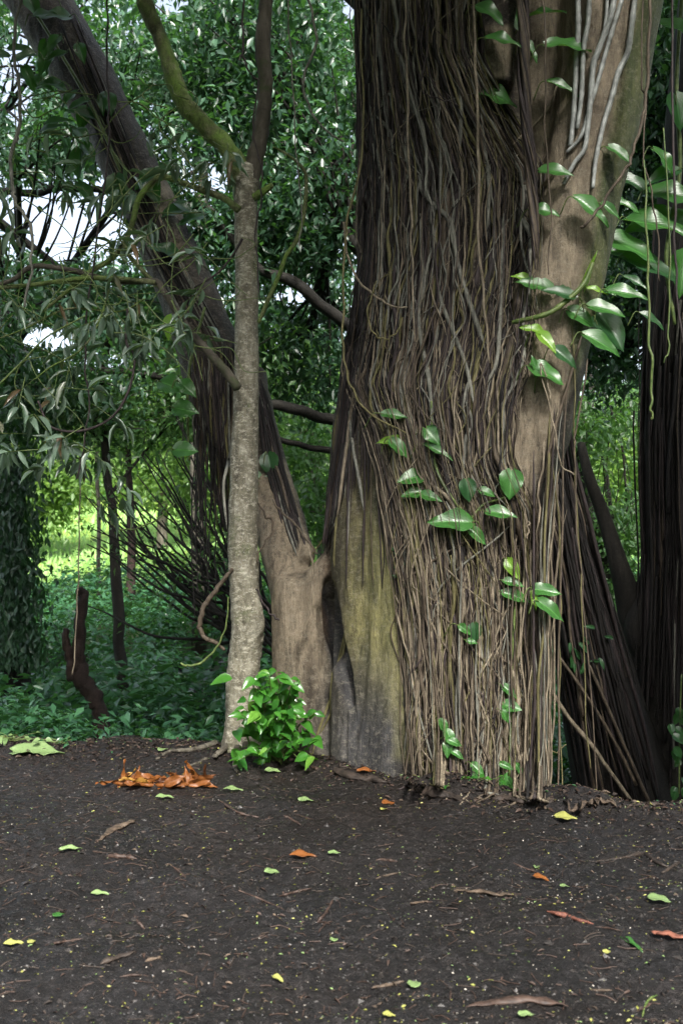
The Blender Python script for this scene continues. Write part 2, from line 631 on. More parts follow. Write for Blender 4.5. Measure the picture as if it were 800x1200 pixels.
q = MB()
sk_tube(q, [(510, 1060, 150), (512, 960, 132), (515, 870, 118), (520, 750, 108), (518, 600, 108), (515, 450, 100), (518, 300, 94), (522, 150, 97), (526, 0, 103), (532, -200, 100), (540, -520, 90), (550, -900, 70)], 7.5)
sk_tube(q, [(545, 700, 50, 7.25), (568, 620, 58, 7.2), (604, 520, 58, 7.15), (637, 410, 53, 7.1), (662, 310, 50, 7.1), (684, 210, 50, 7.1), (704, 110, 54, 7.05), (716, 0, 61, 7.0), (735, -120, 62, 6.9), (775, -320, 58, 6.8), (830, -600, 45, 6.6)], 7.2)
sk_tube(q, [(445, 1040, 78, 7.25), (440, 930, 60, 7.35), (436, 840, 48, 7.4), (434, 760, 43, 7.4), (432, 680, 42, 7.4), (432, 600, 42, 7.42), (442, 530, 40, 7.45), (470, 450, 40, 7.5)], 7.4)
sk_tube(q, [(392, 1000, 44, 7.4), (388, 900, 30, 7.5), (388, 830, 22, 7.62), (386, 760, 20, 7.75), (380, 700, 22, 7.8)], 7.4)
sk_tube(q, [(352, 1000, 62, 7.75), (353, 880, 43), (353, 800, 36), (351, 740, 34), (351, 700, 33), (353, 682, 31)], 7.75)
sk_tube(q, [(365, 700, 26, 7.7), (395, 660, 20, 7.65), (420, 640, 24, 7.6)], 7.7)
sk_tube(q, [(600, 330, 45, 7.45), (612, 220, 44, 7.4), (626, 120, 40, 7.35), (640, 20, 42, 7.3), (652, -120, 50, 7.2), (665, -350, 55, 7.2)], 7.4)
# bosses on the buttress and a fold on the stump
sk_tube(q, [(575, 100, 30, 7.0), (580, 60, 26, 6.95), (582, 20, 24, 6.95), (590, -60, 30, 6.9)], 7)
# leaning limb that leaves the stump
sk_tube(q, [(350, 740, 28, 7.8), (338, 665, 27, 7.9), (318, 600, 27, 8.2), (298, 545, 33, 8.5), (270, 480, 42, 8.75), (240, 400, 38, 8.95), (210, 320, 34, 9.15), (172, 235, 32, 9.3), (130, 150, 33, 9.5), (90, 75, 35, 9.6), (46, 0, 38, 9.7), (-10, -90, 40, 9.8), (-120, -260, 46, 10), (-300, -520, 36, 10.2)], 8.5)
# the dark slab of fused roots between the leaning limb and the stump
sk_tube(q, [(362, 655, 10, 7.75), (345, 610, 12, 8.0), (325, 555, 15, 8.3), (308, 500, 18, 8.6), (292, 440, 20, 8.85)], 8.2)
sk_tube(q, [(395, 655, 12, 7.7), (397, 600, 16, 7.68), (402, 540, 18, 7.62), (410, 470, 18, 7.6), (418, 400, 20, 7.6)], 7.6)
tmp = q.build('trunk_raw', M['bigbark'])
md = tmp.modifiers.new('r', 'REMESH')
md.mode = 'VOXEL'
md.voxel_size = .016
ms_ = tmp.modifiers.new('s', 'SMOOTH')
ms_.iterations = 20
ms_.factor = .5
dg = bpy.context.evaluated_depsgraph_get()
ev = tmp.evaluated_get(dg)
em = ev.to_mesh()
nv = len(em.vertices)
TV = np.zeros(nv * 3)
em.vertices.foreach_get('co', TV)
TV = TV.reshape(-1, 3)
TN = np.zeros(nv * 3)
em.vertices.foreach_get('normal', TN)
TN = TN.reshape(-1, 3)
npoly = len(em.polygons)
TF = np.array([p.vertices[:] for p in em.polygons if len(p.vertices) == 4], np.int64)
ev.to_mesh_clear()
bpy.data.objects.remove(tmp)
del_origin.pop()
Lx0 = lambda y: np.interp(y, [-150, 0, 300, 400, 450, 500, 600, 700, 800, 960], [412, 415, 420, 409, 402, 424, 448, 465, 474, 489])
Rx0 = lambda y: np.interp(y, [-150, 0, 60, 120, 200, 300, 400, 480, 540, 600, 700, 960], [560, 560, 562, 590, 636, 634, 622, 602, 600, 624, 634, 630])
# real relief: vertical flutes, swellings, wrinkles
tpx, tpy = proj(TV)


def band(pts, w):
    """weight near a polyline of photo points (x as a function of y, half width)"""
    yy = [p[1] for p in pts]
    c = np.interp(tpy, yy, [p[0] for p in pts])
    h = np.interp(tpy, yy, [p[2] for p in pts])
    inside = (tpy > yy[0] - w) & (tpy < yy[-1] + w)
    e = np.minimum(np.clip((tpy - yy[0] + w) / (2 * w), 0, 1), np.clip((yy[-1] + w - tpy) / (2 * w), 0, 1))
    return np.clip((h - np.abs(tpx - c)) / w + .5, 0, 1) * inside * sstep(e)


rootz = np.clip((tpx - Lx0(tpy)) / 14, 0, 1) * np.clip((Rx0(tpy) - tpx) / 14, 0, 1) * (TV[:, 1] < 8.3)
rid = 1 - np.abs(vnoise(TV * np.array([11, 11, .9]) + .6 * np.stack([vnoise(TV * 2.1, 71)] * 3, 1), 70)) * 2
disp = .014 * fbm(TV * np.array([4, 4, .7]), 4, 40) + .005 * fbm(TV * np.array([14, 14, 6]), 4, 50) + .012 * fbm(TV * 1.7, 3, 60) + .035 * rid * rootz
crev = band([(384, 680, 5), (390, 740, 8), (403, 790, 7), (409, 828, 4)], 7)
disp = disp - .10 * crev * (TN[:, 1] < .2)
crev2 = band([(405, 830, 1.2), (404, 900, 1.2)], 4)
disp = disp - .02 * crev2
TV2 = TV + TN * disp[:, None]
q = MB()
q.add(TV2, TF)
TR = q.build('trunk', M['bigbark'], BIG)
front = TN[:, 1] < .45
lim = band([(725, -400, 90), (715, 0, 70), (700, 100, 62), (682, 200, 56), (662, 300, 54), (640, 400, 52), (615, 500, 34), (603, 560, 22), (600, 600, 10)], 10)
lim = np.maximum(lim, .8 * band([(650, -300, 30), (640, 0, 30), (632, 100, 22), (622, 170, 10)], 8)) * (TV[:, 1] < 8.4)
but = band([(418, 470, 10), (425, 540, 20), (425, 600, 36), (428, 700, 48), (425, 800, 56), (425, 900, 72), (430, 1000, 90)], 10) * (TV[:, 1] < 8.2)
stump = band([(352, 640, 30), (350, 700, 40), (355, 800, 45), (360, 900, 50)], 8)
lowl = band([(300, 540, 40), (320, 600, 30), (340, 660, 30), (352, 690, 30)], 6)
lean = np.clip(((TV[:, 1] > 8.35) & (tpx < 330)) * 1.0, 0, 1)
knob = band([(583, 30, 18), (582, 70, 18), (580, 90, 15)], 6)
belly = band([(240, 500, 14), (255, 580, 14), (272, 630, 10)], 6) * lean
stump = stump * np.clip((396 - tpx) / 26, .15, 1) * np.clip((900 - tpy) / 160, .3, 1)
bare = np.clip(lim + stump * .9 + lowl + band([(186, 215, 16), (196, 260, 16), (206, 300, 10)], 10) * lean * .8 + lean * .08 + knob + belly * .5, 0, 1)
lich = np.clip(but * np.clip((tpx - 385) / 60, .1, 1) * np.clip((870 - tpy) / 130, 0, 1) * np.clip((tpy - 500) / 160, .15, 1), 0, 1) * .8
lich = np.maximum(lich, .65 * band([(442, 620, 10), (455, 700, 16), (462, 800, 15), (466, 890, 15)], 8))
wet = np.clip(np.maximum(but, stump) * np.clip((tpy - 745 + (tpx - 400) * -.25) / 120, 0, 1) * np.clip((478 - tpx) / 22, 0, 1), 0, 1) * .75
wet = np.clip(np.maximum(wet, .8 * np.clip((tpx - 345) / 40, 0, 1) * np.clip((tpy - 750) / 110, 0, 1) * np.clip((478 - tpx) / 22, 0, 1) * (TV[:, 1] < 8.0)), 0, .8)
scar = band([(355, 640, 30), (362, 665, 26), (370, 690, 14), (376, 750, 10)], 8) * .75
wet = np.maximum(wet, .85 * band([(384, 690, 7), (392, 760, 10), (404, 800, 10), (408, 835, 5)], 8) * (TV[:, 1] < 8.1))  # crevice shade put into the wet mask as dark colour
bare = bare * (1 - .9 * band([(384, 690, 7), (392, 760, 10), (404, 800, 10), (408, 835, 5)], 8))
moss = np.clip((tpx - np.interp(tpy, [-400, 0, 100, 200, 300, 420], [760, 740, 718, 696, 680, 662])) / 18, 0, 1) * lim
me = TR.data
for nm, arr in (('lichen', lich), ('wet', wet), ('scar', scar * .8), ('bare', bare), ('moss', moss)):
    at_ = me.attributes.new(nm, 'FLOAT', 'POINT')
    at_.data.foreach_set('value', arr.astype(np.float32))
bvh = BVHTree.FromPolygons([Vector(v) for v in TV2], [tuple(int(x) for x in f) for f in TF])


def surf(px, py, dflt=7.5, maxY=8.6):
    """first point of the fig tree's bark along a photo ray, with its normal"""
    d = pdir(px, py)
    h = bvh.ray_cast(Vector(CAM), Vector(d))
    if h[0] is None or h[0].y > maxY:
        return at(px, py, dflt), np.array([0, -1., 0])
    return np.array(h[0]), np.array(h[1])


# --- aerial roots
Lx = lambda y: np.interp(y, [-150, 0, 200, 300, 400, 450, 500, 550, 600, 650, 700, 800, 900, 960], [416, 419, 424, 424, 413, 406, 428, 441, 451, 459, 468, 477, 484, 492])
Rx = lambda y: np.interp(y, [-150, 0, 60, 120, 200, 300, 400, 480, 540, 600, 700, 800, 960], [560, 560, 562, 590, 636, 634, 622, 602, 600, 624, 634, 632, 626])
ROOTS = []   # (points, radii, material index, size)


def hug(track, rpx, lift=.0, seed=0, maxY=8.4, dflt=7.35, smooth=5):
    """photo track (n,2) -> world polyline lying on the bark"""
    P, N_ = [], []
    for x, y in track:
        p, n = surf(x, y, dflt, maxY)
        P.append(p)
        N_.append(n)
    P = np.array(P)
    depth = P[:, 1].copy()
    kk = np.ones(smooth) / smooth
    dp = np.convolve(np.pad(depth, smooth // 2, mode='edge'), kk, 'valid')
    dp = np.minimum(dp, depth + .02) if len(dp) == len(depth) else depth
    r = rpx * dp / F
    off = r * .75 + lift
    return np.array([at(x, y, d - o_) for (x, y), d, o_ in zip(track, dp, off)]), r


def root_track(u0, y0, y1, drift, wob, seed, L=Lx, Rr=Rx, step=14, ease=0):
    yy = np.arange(y0, y1, step)
    t = np.stack([yy * .008, yy * 0 + seed * 1.93, yy * 0], 1)
    u = u0 + drift * (yy - y0) / 600 + wob * (fbm(t, 2, 77)) + wob * .35 * vnoise(t * 5, 78)
    x = L(yy) + u * (Rr(yy) - L(yy))
    return np.stack([x, yy], 1)


rs = np.random.default_rng(5)


def void(x, y):
    """vertical hollows between the bundles of roots"""
    q_ = np.stack([x / 24, y / 190, 0 * x], 1)
    return vnoise(q_, 31) + .4 * vnoise(q_ * 2.3, 32)


FAMS = [0] * 950 + [1] * 540 + [2] * 150 + [3] * 150
for s, fam in enumerate(FAMS):
    u0 = rs.uniform(-.03, 1.03)
    y0 = rs.choice([rs.uniform(-160, -40), rs.uniform(-60, 480), rs.uniform(380, 840)], p=[.28, .32, .40])
    ln = (rs.uniform(60, 420), rs.uniform(120, 620), rs.uniform(180, 700), rs.uniform(120, 560))[fam]
    y1 = min(y0 + ln, rs.uniform(935, 985) if rs.random() < .8 else rs.uniform(860, 930))
    if y1 - y0 < 50:
        continue
    wb = (rs.uniform(.006, .035), rs.uniform(.01, .06), rs.uniform(.03, .10), rs.uniform(.004, .03))[fam]
    tr = root_track(u0, y0, y1, rs.normal(0, (.10, .16, .22, .05)[fam]), wb, s, step=11)
    n_ = len(tr)
    q_ = np.stack([np.arange(n_) * rs.uniform(.1, .5), np.full(n_, s * 1.37), np.zeros(n_)], 1)
    tr[:, 0] += vnoise(q_, 88) * rs.uniform(.3, (2.2, 3.2, 3.0, 2.0)[fam]) + .5 * vnoise(q_ * [3.1, 1, 1], 89)
    rag = rs.uniform(-4, 16) if tr[0, 1] > 470 else rs.uniform(4, 14)
    keep = (tr[:, 0] < Rx(tr[:, 1]) + rs.uniform(-2, 9)) & (tr[:, 0] > Lx(tr[:, 1]) - rag)
    if fam == 0 or (fam == 1 and rs.random() < .55):
        keep &= void(tr[:, 0], tr[:, 1]) > -.38
    idx = np.flatnonzero(keep)
    if len(idx) < 5:
        continue
    runs = np.split(idx, np.flatnonzero(np.diff(idx) > 1) + 1)
    tr = tr[max(runs, key=len)]
    n_ = len(tr)
    if n_ < 5:
        continue
    rp = (rs.uniform(.45, 1.0), rs.uniform(.5, 1.35), rs.choice([rs.uniform(1.1, 1.9), rs.uniform(1.8, 2.9)], p=[.7, .3]), rs.uniform(.35, .75))[fam]
    r = rp * (1 - .4 * np.linspace(0, 1, n_)) * (1 + .3 * vnoise(np.stack([np.arange(n_) * .7, np.full(n_, s * 2.1), np.zeros(n_)], 1), 12))
    P, rr = hug(tr, r, (abs(rs.normal(0, .008)), abs(rs.normal(0, .035)), .02 + abs(rs.normal(0, .04)), rs.uniform(.09, .24))[fam], s)
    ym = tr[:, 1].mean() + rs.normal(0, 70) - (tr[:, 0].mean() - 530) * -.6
    up = ym < 470  # upper mixes darker: wet roots, plus shade from above put into the colour
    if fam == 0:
        wts = [.22, .04, .0, .0, .0, .74] if up else [.22, .16, .04, .0, .02, .56]  # inner strands near black: shade of the gaps put into their colour
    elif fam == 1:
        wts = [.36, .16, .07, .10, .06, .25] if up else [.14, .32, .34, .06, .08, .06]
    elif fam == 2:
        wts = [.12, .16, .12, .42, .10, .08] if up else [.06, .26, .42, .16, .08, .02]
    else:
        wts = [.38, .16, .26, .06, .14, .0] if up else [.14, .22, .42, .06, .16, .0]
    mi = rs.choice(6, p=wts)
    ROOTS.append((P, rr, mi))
for s in range(46):   # broad fused ropes half sunk in the bark
    y0 = rs.uniform(-150, 640)
    y1 = min(y0 + rs.uniform(200, 620), rs.uniform(950, 985))
    tr = root_track(rs.uniform(.08, .92), y0, y1, rs.normal(0, .05), rs.uniform(.02, .06), s + 5000, step=11)
    n_ = len(tr)
    r = rs.uniform(2.6, 5.2) * (1 + .35 * vnoise(np.stack([np.arange(n_) * .45, np.full(n_, s * 2.7), np.zeros(n_)], 1), 12))
    P, rr = hug(tr, r, -.012, s)
    ROOTS.append((P, rr, rs.choice(6, p=[.34, .28, .10, .04, .04, .20])))
for s in range(620):   # short loose fibres lying every way across the bundles
    y0 = rs.uniform(-20, 915)
    x0 = Lx(y0) + rs.uniform(0, 1) * (Rx(y0) - Lx(y0))
    L_ = rs.uniform(18, 95)
    a_ = R(90) + rs.normal(0, .42)
    n_ = max(5, int(L_ / 7))
    t = np.linspace(0, 1, n_)
    bow = rs.normal(0, 7)
    X = x0 + L_ * t * math.cos(a_) + bow * np.sin(t * np.pi) * (1 if rs.random() < .6 else np.sin(t * 5))
    Yp = y0 + L_ * t * math.sin(a_)
    tr = np.stack([X, np.minimum(Yp, 960)], 1)
    tr = tr[(tr[:, 0] > Lx(tr[:, 1]) - 3) & (tr[:, 0] < Rx(tr[:, 1]) + 8)]
    if len(tr) < 5:
        continue
    P, rr = hug(tr, rs.uniform(.35, .95), .015 + abs(rs.normal(0, .045)), s)
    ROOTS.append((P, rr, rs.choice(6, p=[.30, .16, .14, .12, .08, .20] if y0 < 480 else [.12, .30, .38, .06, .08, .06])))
# ragged dark fibres over the top of the bare buttress
for s in range(90):
    x0, y0 = rs.uniform(403, 452), rs.uniform(400, 470)
    y1 = min(y0 + rs.exponential(75) + 30, 690)
    n_ = max(5, int((y1 - y0) / 10))
    t = np.linspace(0, 1, n_)
    tr = np.stack([x0 + (x0 - 425) * .25 * t * (y1 - y0) / 100 + 2 * vnoise(np.stack([t * 5, t * 0 + s, t * 0], 1), 61), y0 + (y1 - y0) * t], 1)
    P, rr = hug(tr, rs.uniform(.4, 1.1), rs.uniform(0, .02), s)
    ROOTS.append((P, rr, rs.choice(6, p=[.3, .15, .05, .05, 0, .45])))
# left dark edge curtain along the flank above the fork
for s in range(110):
    yy0 = rs.uniform(-60, 520)
    y1 = rs.uniform(yy0 + 120, 655)
    if y1 > 655 or y1 - yy0 < 80:
        continue
    fL = lambda y: np.interp(y, [-100, 300, 400, 450, 520, 600, 655], [417, 423, 412, 402, 394, 384, 374])
    fR = lambda y: np.interp(y, [-100, 300, 400, 450, 520, 600, 655], [440, 445, 430, 418, 408, 396, 382])
    tr = root_track(rs.uniform(-.1, 1), yy0, y1, rs.normal(0, .2), .12, s + 2000, fL, fR)
    P, rr = hug(tr, rs.uniform(.8, 2.2), abs(rs.normal(0, .02)), s, dflt=7.55)
    ROOTS.append((P, rr, rs.choice(6, p=[.35, .12, .03, .1, .0, .40])))
# tangle of the root foot: diagonals and loops near the ground
for s in range(120):
    x0, y0 = rs.uniform(485, 630), rs.uniform(560, 880)
    y1 = y0 + rs.uniform(60, 220)
    y1 = min(y1, 965)
    x1 = np.clip(x0 + rs.normal(0, 38), 480, 640)
    n = max(6, int((y1 - y0) / 12))
    t = np.linspace(0, 1, n)
    tr = np.stack([x0 + (x1 - x0) * t + 7 * np.sin(t * rs.uniform(2, 7) + s), y0 + (y1 - y0) * t], 1)
    P, rr = hug(tr, rs.uniform(.6, 1.5), .03 + abs(rs.normal(0, .03)), s)
    ROOTS.append((P, rr, rs.choice(6, p=[.15, .27, .33, .1, .1, .05])))
# hanging curtain at the right flank
for s in range(105):
    x0 = rs.uniform(590, 664)
    y0 = rs.uniform(440, 620) if x0 > 622 else rs.uniform(540, 700)
    y1 = rs.uniform(930, 975) if rs.random() < .7 else rs.uniform(620, 760)
    xe = min(x0, 640) + rs.normal(-4, 6)
    n = max(8, int((y1 - y0) / 14))
    t = np.linspace(0, 1, n)
    wob = vnoise(np.stack([t * 6, t * 0 + s, t * 0], 1), 91) * 4
    X = x0 + (xe - x0) * t ** .7 + wob
    Yd = rs.uniform(6.75, 7.25)
    P = np.array([at(x, y, Yd) for x, y in zip(X, y0 + (y1 - y0) * t)])
    rr = np.full(n, rs.uniform(.6, 1.6) * Yd / F)
    ROOTS.append((P, rr, rs.choice(6, p=[.15, .27, .33, .15, .05, .05])))
# roots on the leaning limb
for s in range(95):
    f = rs.uniform(0, 1)
    y0 = rs.uniform(395, 470)
    y1 = rs.uniform(500, 640)
    n = max(8, int((y1 - y0) / 12))
    t = np.linspace(0, 1, n)
    x0 = 222 + 58 * f
    x1 = 232 + 42 * f + (y1 - 520) * .16 * (1 if f > .2 else .2)
    X = x0 + (x1 - x0) * t + 2.5 * vnoise(np.stack([t * 5, t * 0 + s, t * 0], 1), 95)
    tr = np.stack([X, y0 + (y1 - y0) * t], 1)
    P, rr = hug(tr, rs.uniform(.6, 1.5), abs(rs.normal(0, .02)) + .01, s, maxY=9.6, dflt=8.7)
    ROOTS.append((P, rr, rs.choice(6, p=[.3, .2, .1, .1, .1, .2])))
for s in range(60):   # dark curtain from the limb down into the fork
    f = rs.uniform(0, 1)
    n = 16
    t = np.linspace(rs.uniform(0, .4), rs.uniform(.6, 1), n)
    X = np.interp(t, [0, .5, 1], [300 - 4 + 10 * f, 312 + 20 * f, 340 + 26 * f]) + 2 * vnoise(np.stack([t * 5, t * 0 + s, t * 0], 1), 96)
    Yp = 440 + 212 * t
    tr = np.stack([X, Yp], 1)
    P, rr = hug(tr, rs.uniform(.7, 1.8), abs(rs.normal(0, .02)), s, maxY=9.4, dflt=8.4)
    ROOTS.append((P, rr, rs.choice(6, p=[.3, .1, .0, .05, .0, .55])))
for s in range(50):   # root fibres along the upper leaning limb's shaded side
    n = 22
    t = np.linspace(rs.uniform(0, .5), rs.uniform(.6, 1), n)
    f = rs.uniform(-.2, .95)
    X = np.interp(t, [0, .3, .65, 1], [56, 116, 176, 250]) + f * 30 + 3 * vnoise(np.stack([t * 6, t * 0 + s, t * 0], 1), 97)
    Yp = np.interp(t, [0, .3, .65, 1], [0, 150, 290, 430])
    P, rr = hug(np.stack([X, Yp], 1), rs.uniform(.6, 1.6), .01, s, maxY=10.2, dflt=9.4)
    ROOTS.append((P, rr, rs.choice(6, p=[.35, .15, .05, .15, .0, .3])))
# back of the trunk, seen only from the side
for s in range(60):
    th = rs.uniform(R(75), R(285))
    z0, z1 = rs.uniform(3, 6), rs.uniform(-.3, 1.2)
    zz = np.linspace(z0, z1, 24)
    P = []
    last = None
    for z in zz:
        th2 = th + .1 * math.sin(z * 2 + s)
        c = np.array([.78, 7.5, z])
        o_ = c + 1.25 * np.array([math.sin(th2), -math.cos(th2), 0])
        h = bvh.ray_cast(Vector(o_), Vector(c - o_))
        if not h[0] or (last is not None and np.linalg.norm(np.array(h[0])[:2] - last) > .18):
            break
        last = np.array(h[0])[:2]
        P.append(np.array(h[0]))
    if len(P) > 6:
        ROOTS.append((np.array(P), np.full(len(P), rs.uniform(.006, .018)), rs.choice(6)))
for s in range(46):   # roots that flare at the foot and run out over the soil
    x0 = rs.uniform(475, 645)
    yb = np.interp(x0, [475, 540, 645], [915, 928, 940])
    dx, dy = rs.normal(0, 22) + (x0 - 560) * .12, rs.uniform(2, 16)
    pts_ = []
    for t in np.linspace(0, 1, 7):
        pts_.append(gpt(x0 + dx * t + rs.normal(0, 1.5), yb + dy * t, .006 + .012 * (1 - t) - .012 * t))
    top_, _ = surf(x0, yb - rs.uniform(25, 60), 6.9, 8.2)
    mid_ = (np.array(top_) * .4 + pts_[0] * .6) + np.array([0, -.03, 0])
    P = cat(np.array([np.array(top_) + [0, -.02, 0], mid_] + pts_), 4)
    ROOTS.append((P, np.linspace(1, .45, len(P)) * rs.uniform(.004, .013), rs.choice(6, p=[.2, .36, .24, .04, .04, .12])))
# signature roots
SIG = [
    ([(490, 205, 2.6), (497, 228, 3), (512, 243, 3), (528, 262, 3.2), (534, 300, 3), (545, 340, 3), (560, 385, 3), (568, 410, 2.4)], 3),
    ([(512, 335, 2.2), (517, 355, 2.6), (533, 395, 2.6), (546, 430, 2.4), (556, 480, 2)], 3),
    ([(492, 250, 2.6), (494, 320, 2.8), (490, 370, 2.6), (495, 410, 2.8), (503, 450, 2.8), (506, 500, 2.4), (507, 560, 1.8)], 3),
    ([(452, 180, 1.6), (448, 260, 2), (447, 330, 2.2), (446, 400, 2), (452, 470, 1.6)], 3),
    ([(590, 250, 2.6), (588, 300, 3), (586, 350, 3), (582, 420, 2.6), (570, 450, 2)], 3),
    ([(545, 470, 1.8), (553, 497, 2.4), (545, 515, 2.4), (541, 560, 2), (534, 600, 1.5)], 3),
    ([(556, 500, 1.5), (552, 540, 2), (548, 580, 1.8), (540, 640, 1.4)], 2),
    ([(500, 565, 2.4), (515, 575, 2.6), (528, 588, 2.6), (533, 600, 2.2)], 2),
    ([(545, 820, 1.2), (535, 860, 1.5), (525, 890, 1.5), (515, 925, 1.3)], 2),
    ([(585, 600, 2), (580, 650, 2.4), (576, 700, 2.2), (568, 760, 2.2), (575, 800, 2), (582, 830, 2), (586, 880, 2), (580, 925, 1.8)], 2),
    ([(612, 640, 2), (614, 700, 2.6), (608, 760, 2.6), (600, 790, 2.2), (602, 840, 1.8)], 2),
    ([(615, 742, 1.4), (620, 775, 1.6), (612, 810, 1.8), (605, 850, 1.6), (612, 900, 1.5)], 3),
    ([(505, 870, 1.3), (520, 880, 1.6), (508, 905, 1.4)], 2),
    ([(445, 130, 1.4), (455, 110, 1.8), (475, 132, 1.8), (490, 130, 1.4)], 3),
    ([(425, 160, 1.6), (432, 200, 2), (425, 230, 1.8), (436, 260, 1.6)], 0),
    ([(440, 135, 2), (460, 160, 2.2), (455, 190, 2), (442, 215, 2)], 3),
    ([(600, 170, 1.8), (640, 130, 2), (652, 100, 1.8)], 2),
    ([(600, 300, 1.8), (622, 240, 2.4), (645, 205, 2.4), (658, 185, 2)], 2),
    ([(595, 200, 1.6), (615, 215, 1.8), (640, 180, 2)], 1),
    ([(640, 540, 2), (650, 500, 2.2), (668, 440, 2), (682, 390, 1.8)], 1),
    ([(655, 470, 1.5), (648, 520, 1.8), (640, 570, 1.8), (632, 620, 1.6), (628, 700, 1.6)], 2),
    ([(408, 470, 1.8), (413, 520, 2), (421, 565, 2.2), (426, 598, 1.4)], 3),
    ([(485, 640, 1.2), (490, 720, 1.4), (500, 800, 1.4), (505, 880, 1.2)], 1),
    ([(560, 100, 2.2), (566, 160, 2.4), (572, 220, 2.2), (570, 280, 2)], 3),
    ([(535, 60, 2.4), (540, 130, 2.8), (536, 190, 2.4)], 3),
    ([(515, 20, 2), (512, 100, 2.2), (516, 180, 2.2), (514, 260, 2)], 3),
    ([(280, 450, 1.6, ), (275, 500, 2), (268, 540, 2), (262, 570, 1.8), (266, 620, 1.5)], 3),
]
for pts, mi in SIG:
    A = cat(pts, 7)
    P, rr = hug(A[:, :2], A[:, 2], .04, 0, maxY=9.3, dflt=7.0)
    ROOTS.append((P, rr, mi))
# the thick twisted rope of purple roots hanging from above
for s in range(22):
    yy = np.arange(-80, rs.uniform(200, 335), 12)
    tw = yy * .03 + s * 2.4
    ctr = np.interp(yy, [-80, 0, 100, 200, 300, 340], [606, 611, 615, 621, 627, 629])
    wd = np.interp(yy, [-80, 150, 300, 340], [7, 8, 6, 3]) * (.3 + .7 * ((s * .37) % 1))
    P = np.array([at(c + w * math.cos(a_), y, 6.72 + .035 * math.sin(a_) * (.3 + ((s * .61) % 1))) for c, w, a_, y in zip(ctr, wd, tw, yy)])
    ROOTS.append((P, np.full(len(P), rs.uniform(1.1, 2.2) * 6.72 / F), rs.choice([0, 0, 0, 1, 5])))

ROOTS.sort(key=lambda r: -float(np.mean(r[1]) * len(r[0])))


def root_into(q, P, r, mi, k, s):
    m_ = np.linspace(0, 1, len(P))
    r = r * np.clip(np.minimum(m_, 1 - m_) * 8 + .25, .25, 1)
    q.tube(P, r, k, mi, rough=.16, seed=s % 7)


nind = 0
rest = MB()
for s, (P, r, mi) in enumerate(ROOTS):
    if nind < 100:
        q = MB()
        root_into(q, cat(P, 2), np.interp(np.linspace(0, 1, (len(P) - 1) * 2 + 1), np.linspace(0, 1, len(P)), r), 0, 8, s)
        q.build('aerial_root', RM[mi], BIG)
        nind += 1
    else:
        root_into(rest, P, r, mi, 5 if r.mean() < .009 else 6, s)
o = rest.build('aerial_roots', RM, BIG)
o['kind'] = 'stuff'
# crown high over the clearing, out of view; clumps placed to shade the trunk
q = MB()
def canopy(n, x0, x1, y0, y1, zlow, th):
    c_ = np.stack([rs.uniform(x0, x1, n), rs.uniform(y0, y1, n), np.zeros(n)], 1)
    c_[:, 2] = np.maximum(zlow, 3.0 + .60 * c_[:, 1]) + rs.uniform(0, th, n)
    return c_


cc = np.concatenate([canopy(650, -11, -1.0, 3.6, 8, 5.2, 2.2), canopy(110, .45, 1.35, 3.6, 8, 5.2, 2.2), canopy(30, -1, .45, 3.6, 8, 5.6, 2.2), canopy(300, 3.4, 11, 3.0, 9, 5.2, 2.6), canopy(60, 1.9, 3.4, 5.5, 9, 6, 2.2), canopy(200, -11, 11, -6, 2.0, 8.6, 2)])
npc = len(cc)
pos = np.repeat(cc, 60, 0) + rs.normal(0, 1, (npc * 60, 3)) * np.array([.7, .7, .35])
pos[:, 2] = np.maximum(pos[:, 2], 2.45 + .6 * pos[:, 1])
d = unit(rs.normal(0, 1, pos.shape) + np.array([0, 0, -.5]))
q.leaves(pos, d, unit(rs.normal(0, .6, pos.shape) + np.array([0, 0, 1])), rs.uniform(.14, .24, len(pos)), rs.uniform(.07, .12, len(pos)), KITE)
q.build('crown', M['leaf_dark'], BIG)
q = MB()
for p0, p1 in (((.85, 7.5, 5.5), (-4, 9, 9)), ((.9, 7.5, 6), (.5, 11, 10.5)), ((2.6, 6.8, 6.3), (6, 8.5, 10)), ((.9, 7.4, 7), (-1, 6, 9.5)), ((.9, 7.5, 7), (5, 11, 11))):
    p0, p1 = np.array(p0), np.array(p1)
    Pm = (p0 + p1) / 2 + np.array([0, 0, .7])
    Pt = cat([p0, Pm, p1], 8)
    q.tube(Pt, np.linspace(.28, .07, len(Pt)), 10, rough=.1)
q.build('limb', M['darkbark'], BIG)

# ------------------------------------------------------------------ broad leaved climbing vines
def broad_leaf(base, d, n, L, W, droop, wave, seed, split=0):
    """cordate leaf: grid with cupped halves, wavy rim and drooping tip"""
    us = np.linspace(0, 1, 12)
    hw = np.array([.10, .36, .47, .50, .495, .47, .43, .37, .29, .20, .10, .005])
    vs = np.linspace(-1, 1, 9)
    d = unit(d)
    s = unit(np.cross(d, n))
    nn = np.cross(s, d)
    V, UV = [], []
    for a_, (u, h) in enumerate(zip(us, hw)):
        for v in vs:
            hh = h
            if split and abs(v) > .35:
                hh = h * (1 - .55 * split * (.5 + .5 * math.sin(u * 34 + (3 if v > 0 else 0))) * (abs(v) - .35) / .65)
            back = -.10 * max(0, abs(v) - .15) * max(0, 1 - u * 5)
            w = .20 * abs(v) * h + wave * .05 * math.sin(u * 11 + seed + (2 if v > 0 else 0)) * v * v - droop * u * u
            V.append(base + d * L * (u + back) + s * W * v * hh + nn * L * w)
            UV.append((abs(v), u))
    Q = [(a_ * 9 + b_, a_ * 9 + b_ + 1, a_ * 9 + b_ + 10, a_ * 9 + b_ + 9) for a_ in range(11) for b_ in range(8)]
    return np.array(V), np.array(Q), UV


def add_uv(o, UV):
    l = o.data.uv_layers.new(name='UVMap')
    for lp in o.data.loops:
        l.data[lp.index].uv = UV[lp.vertex_index]


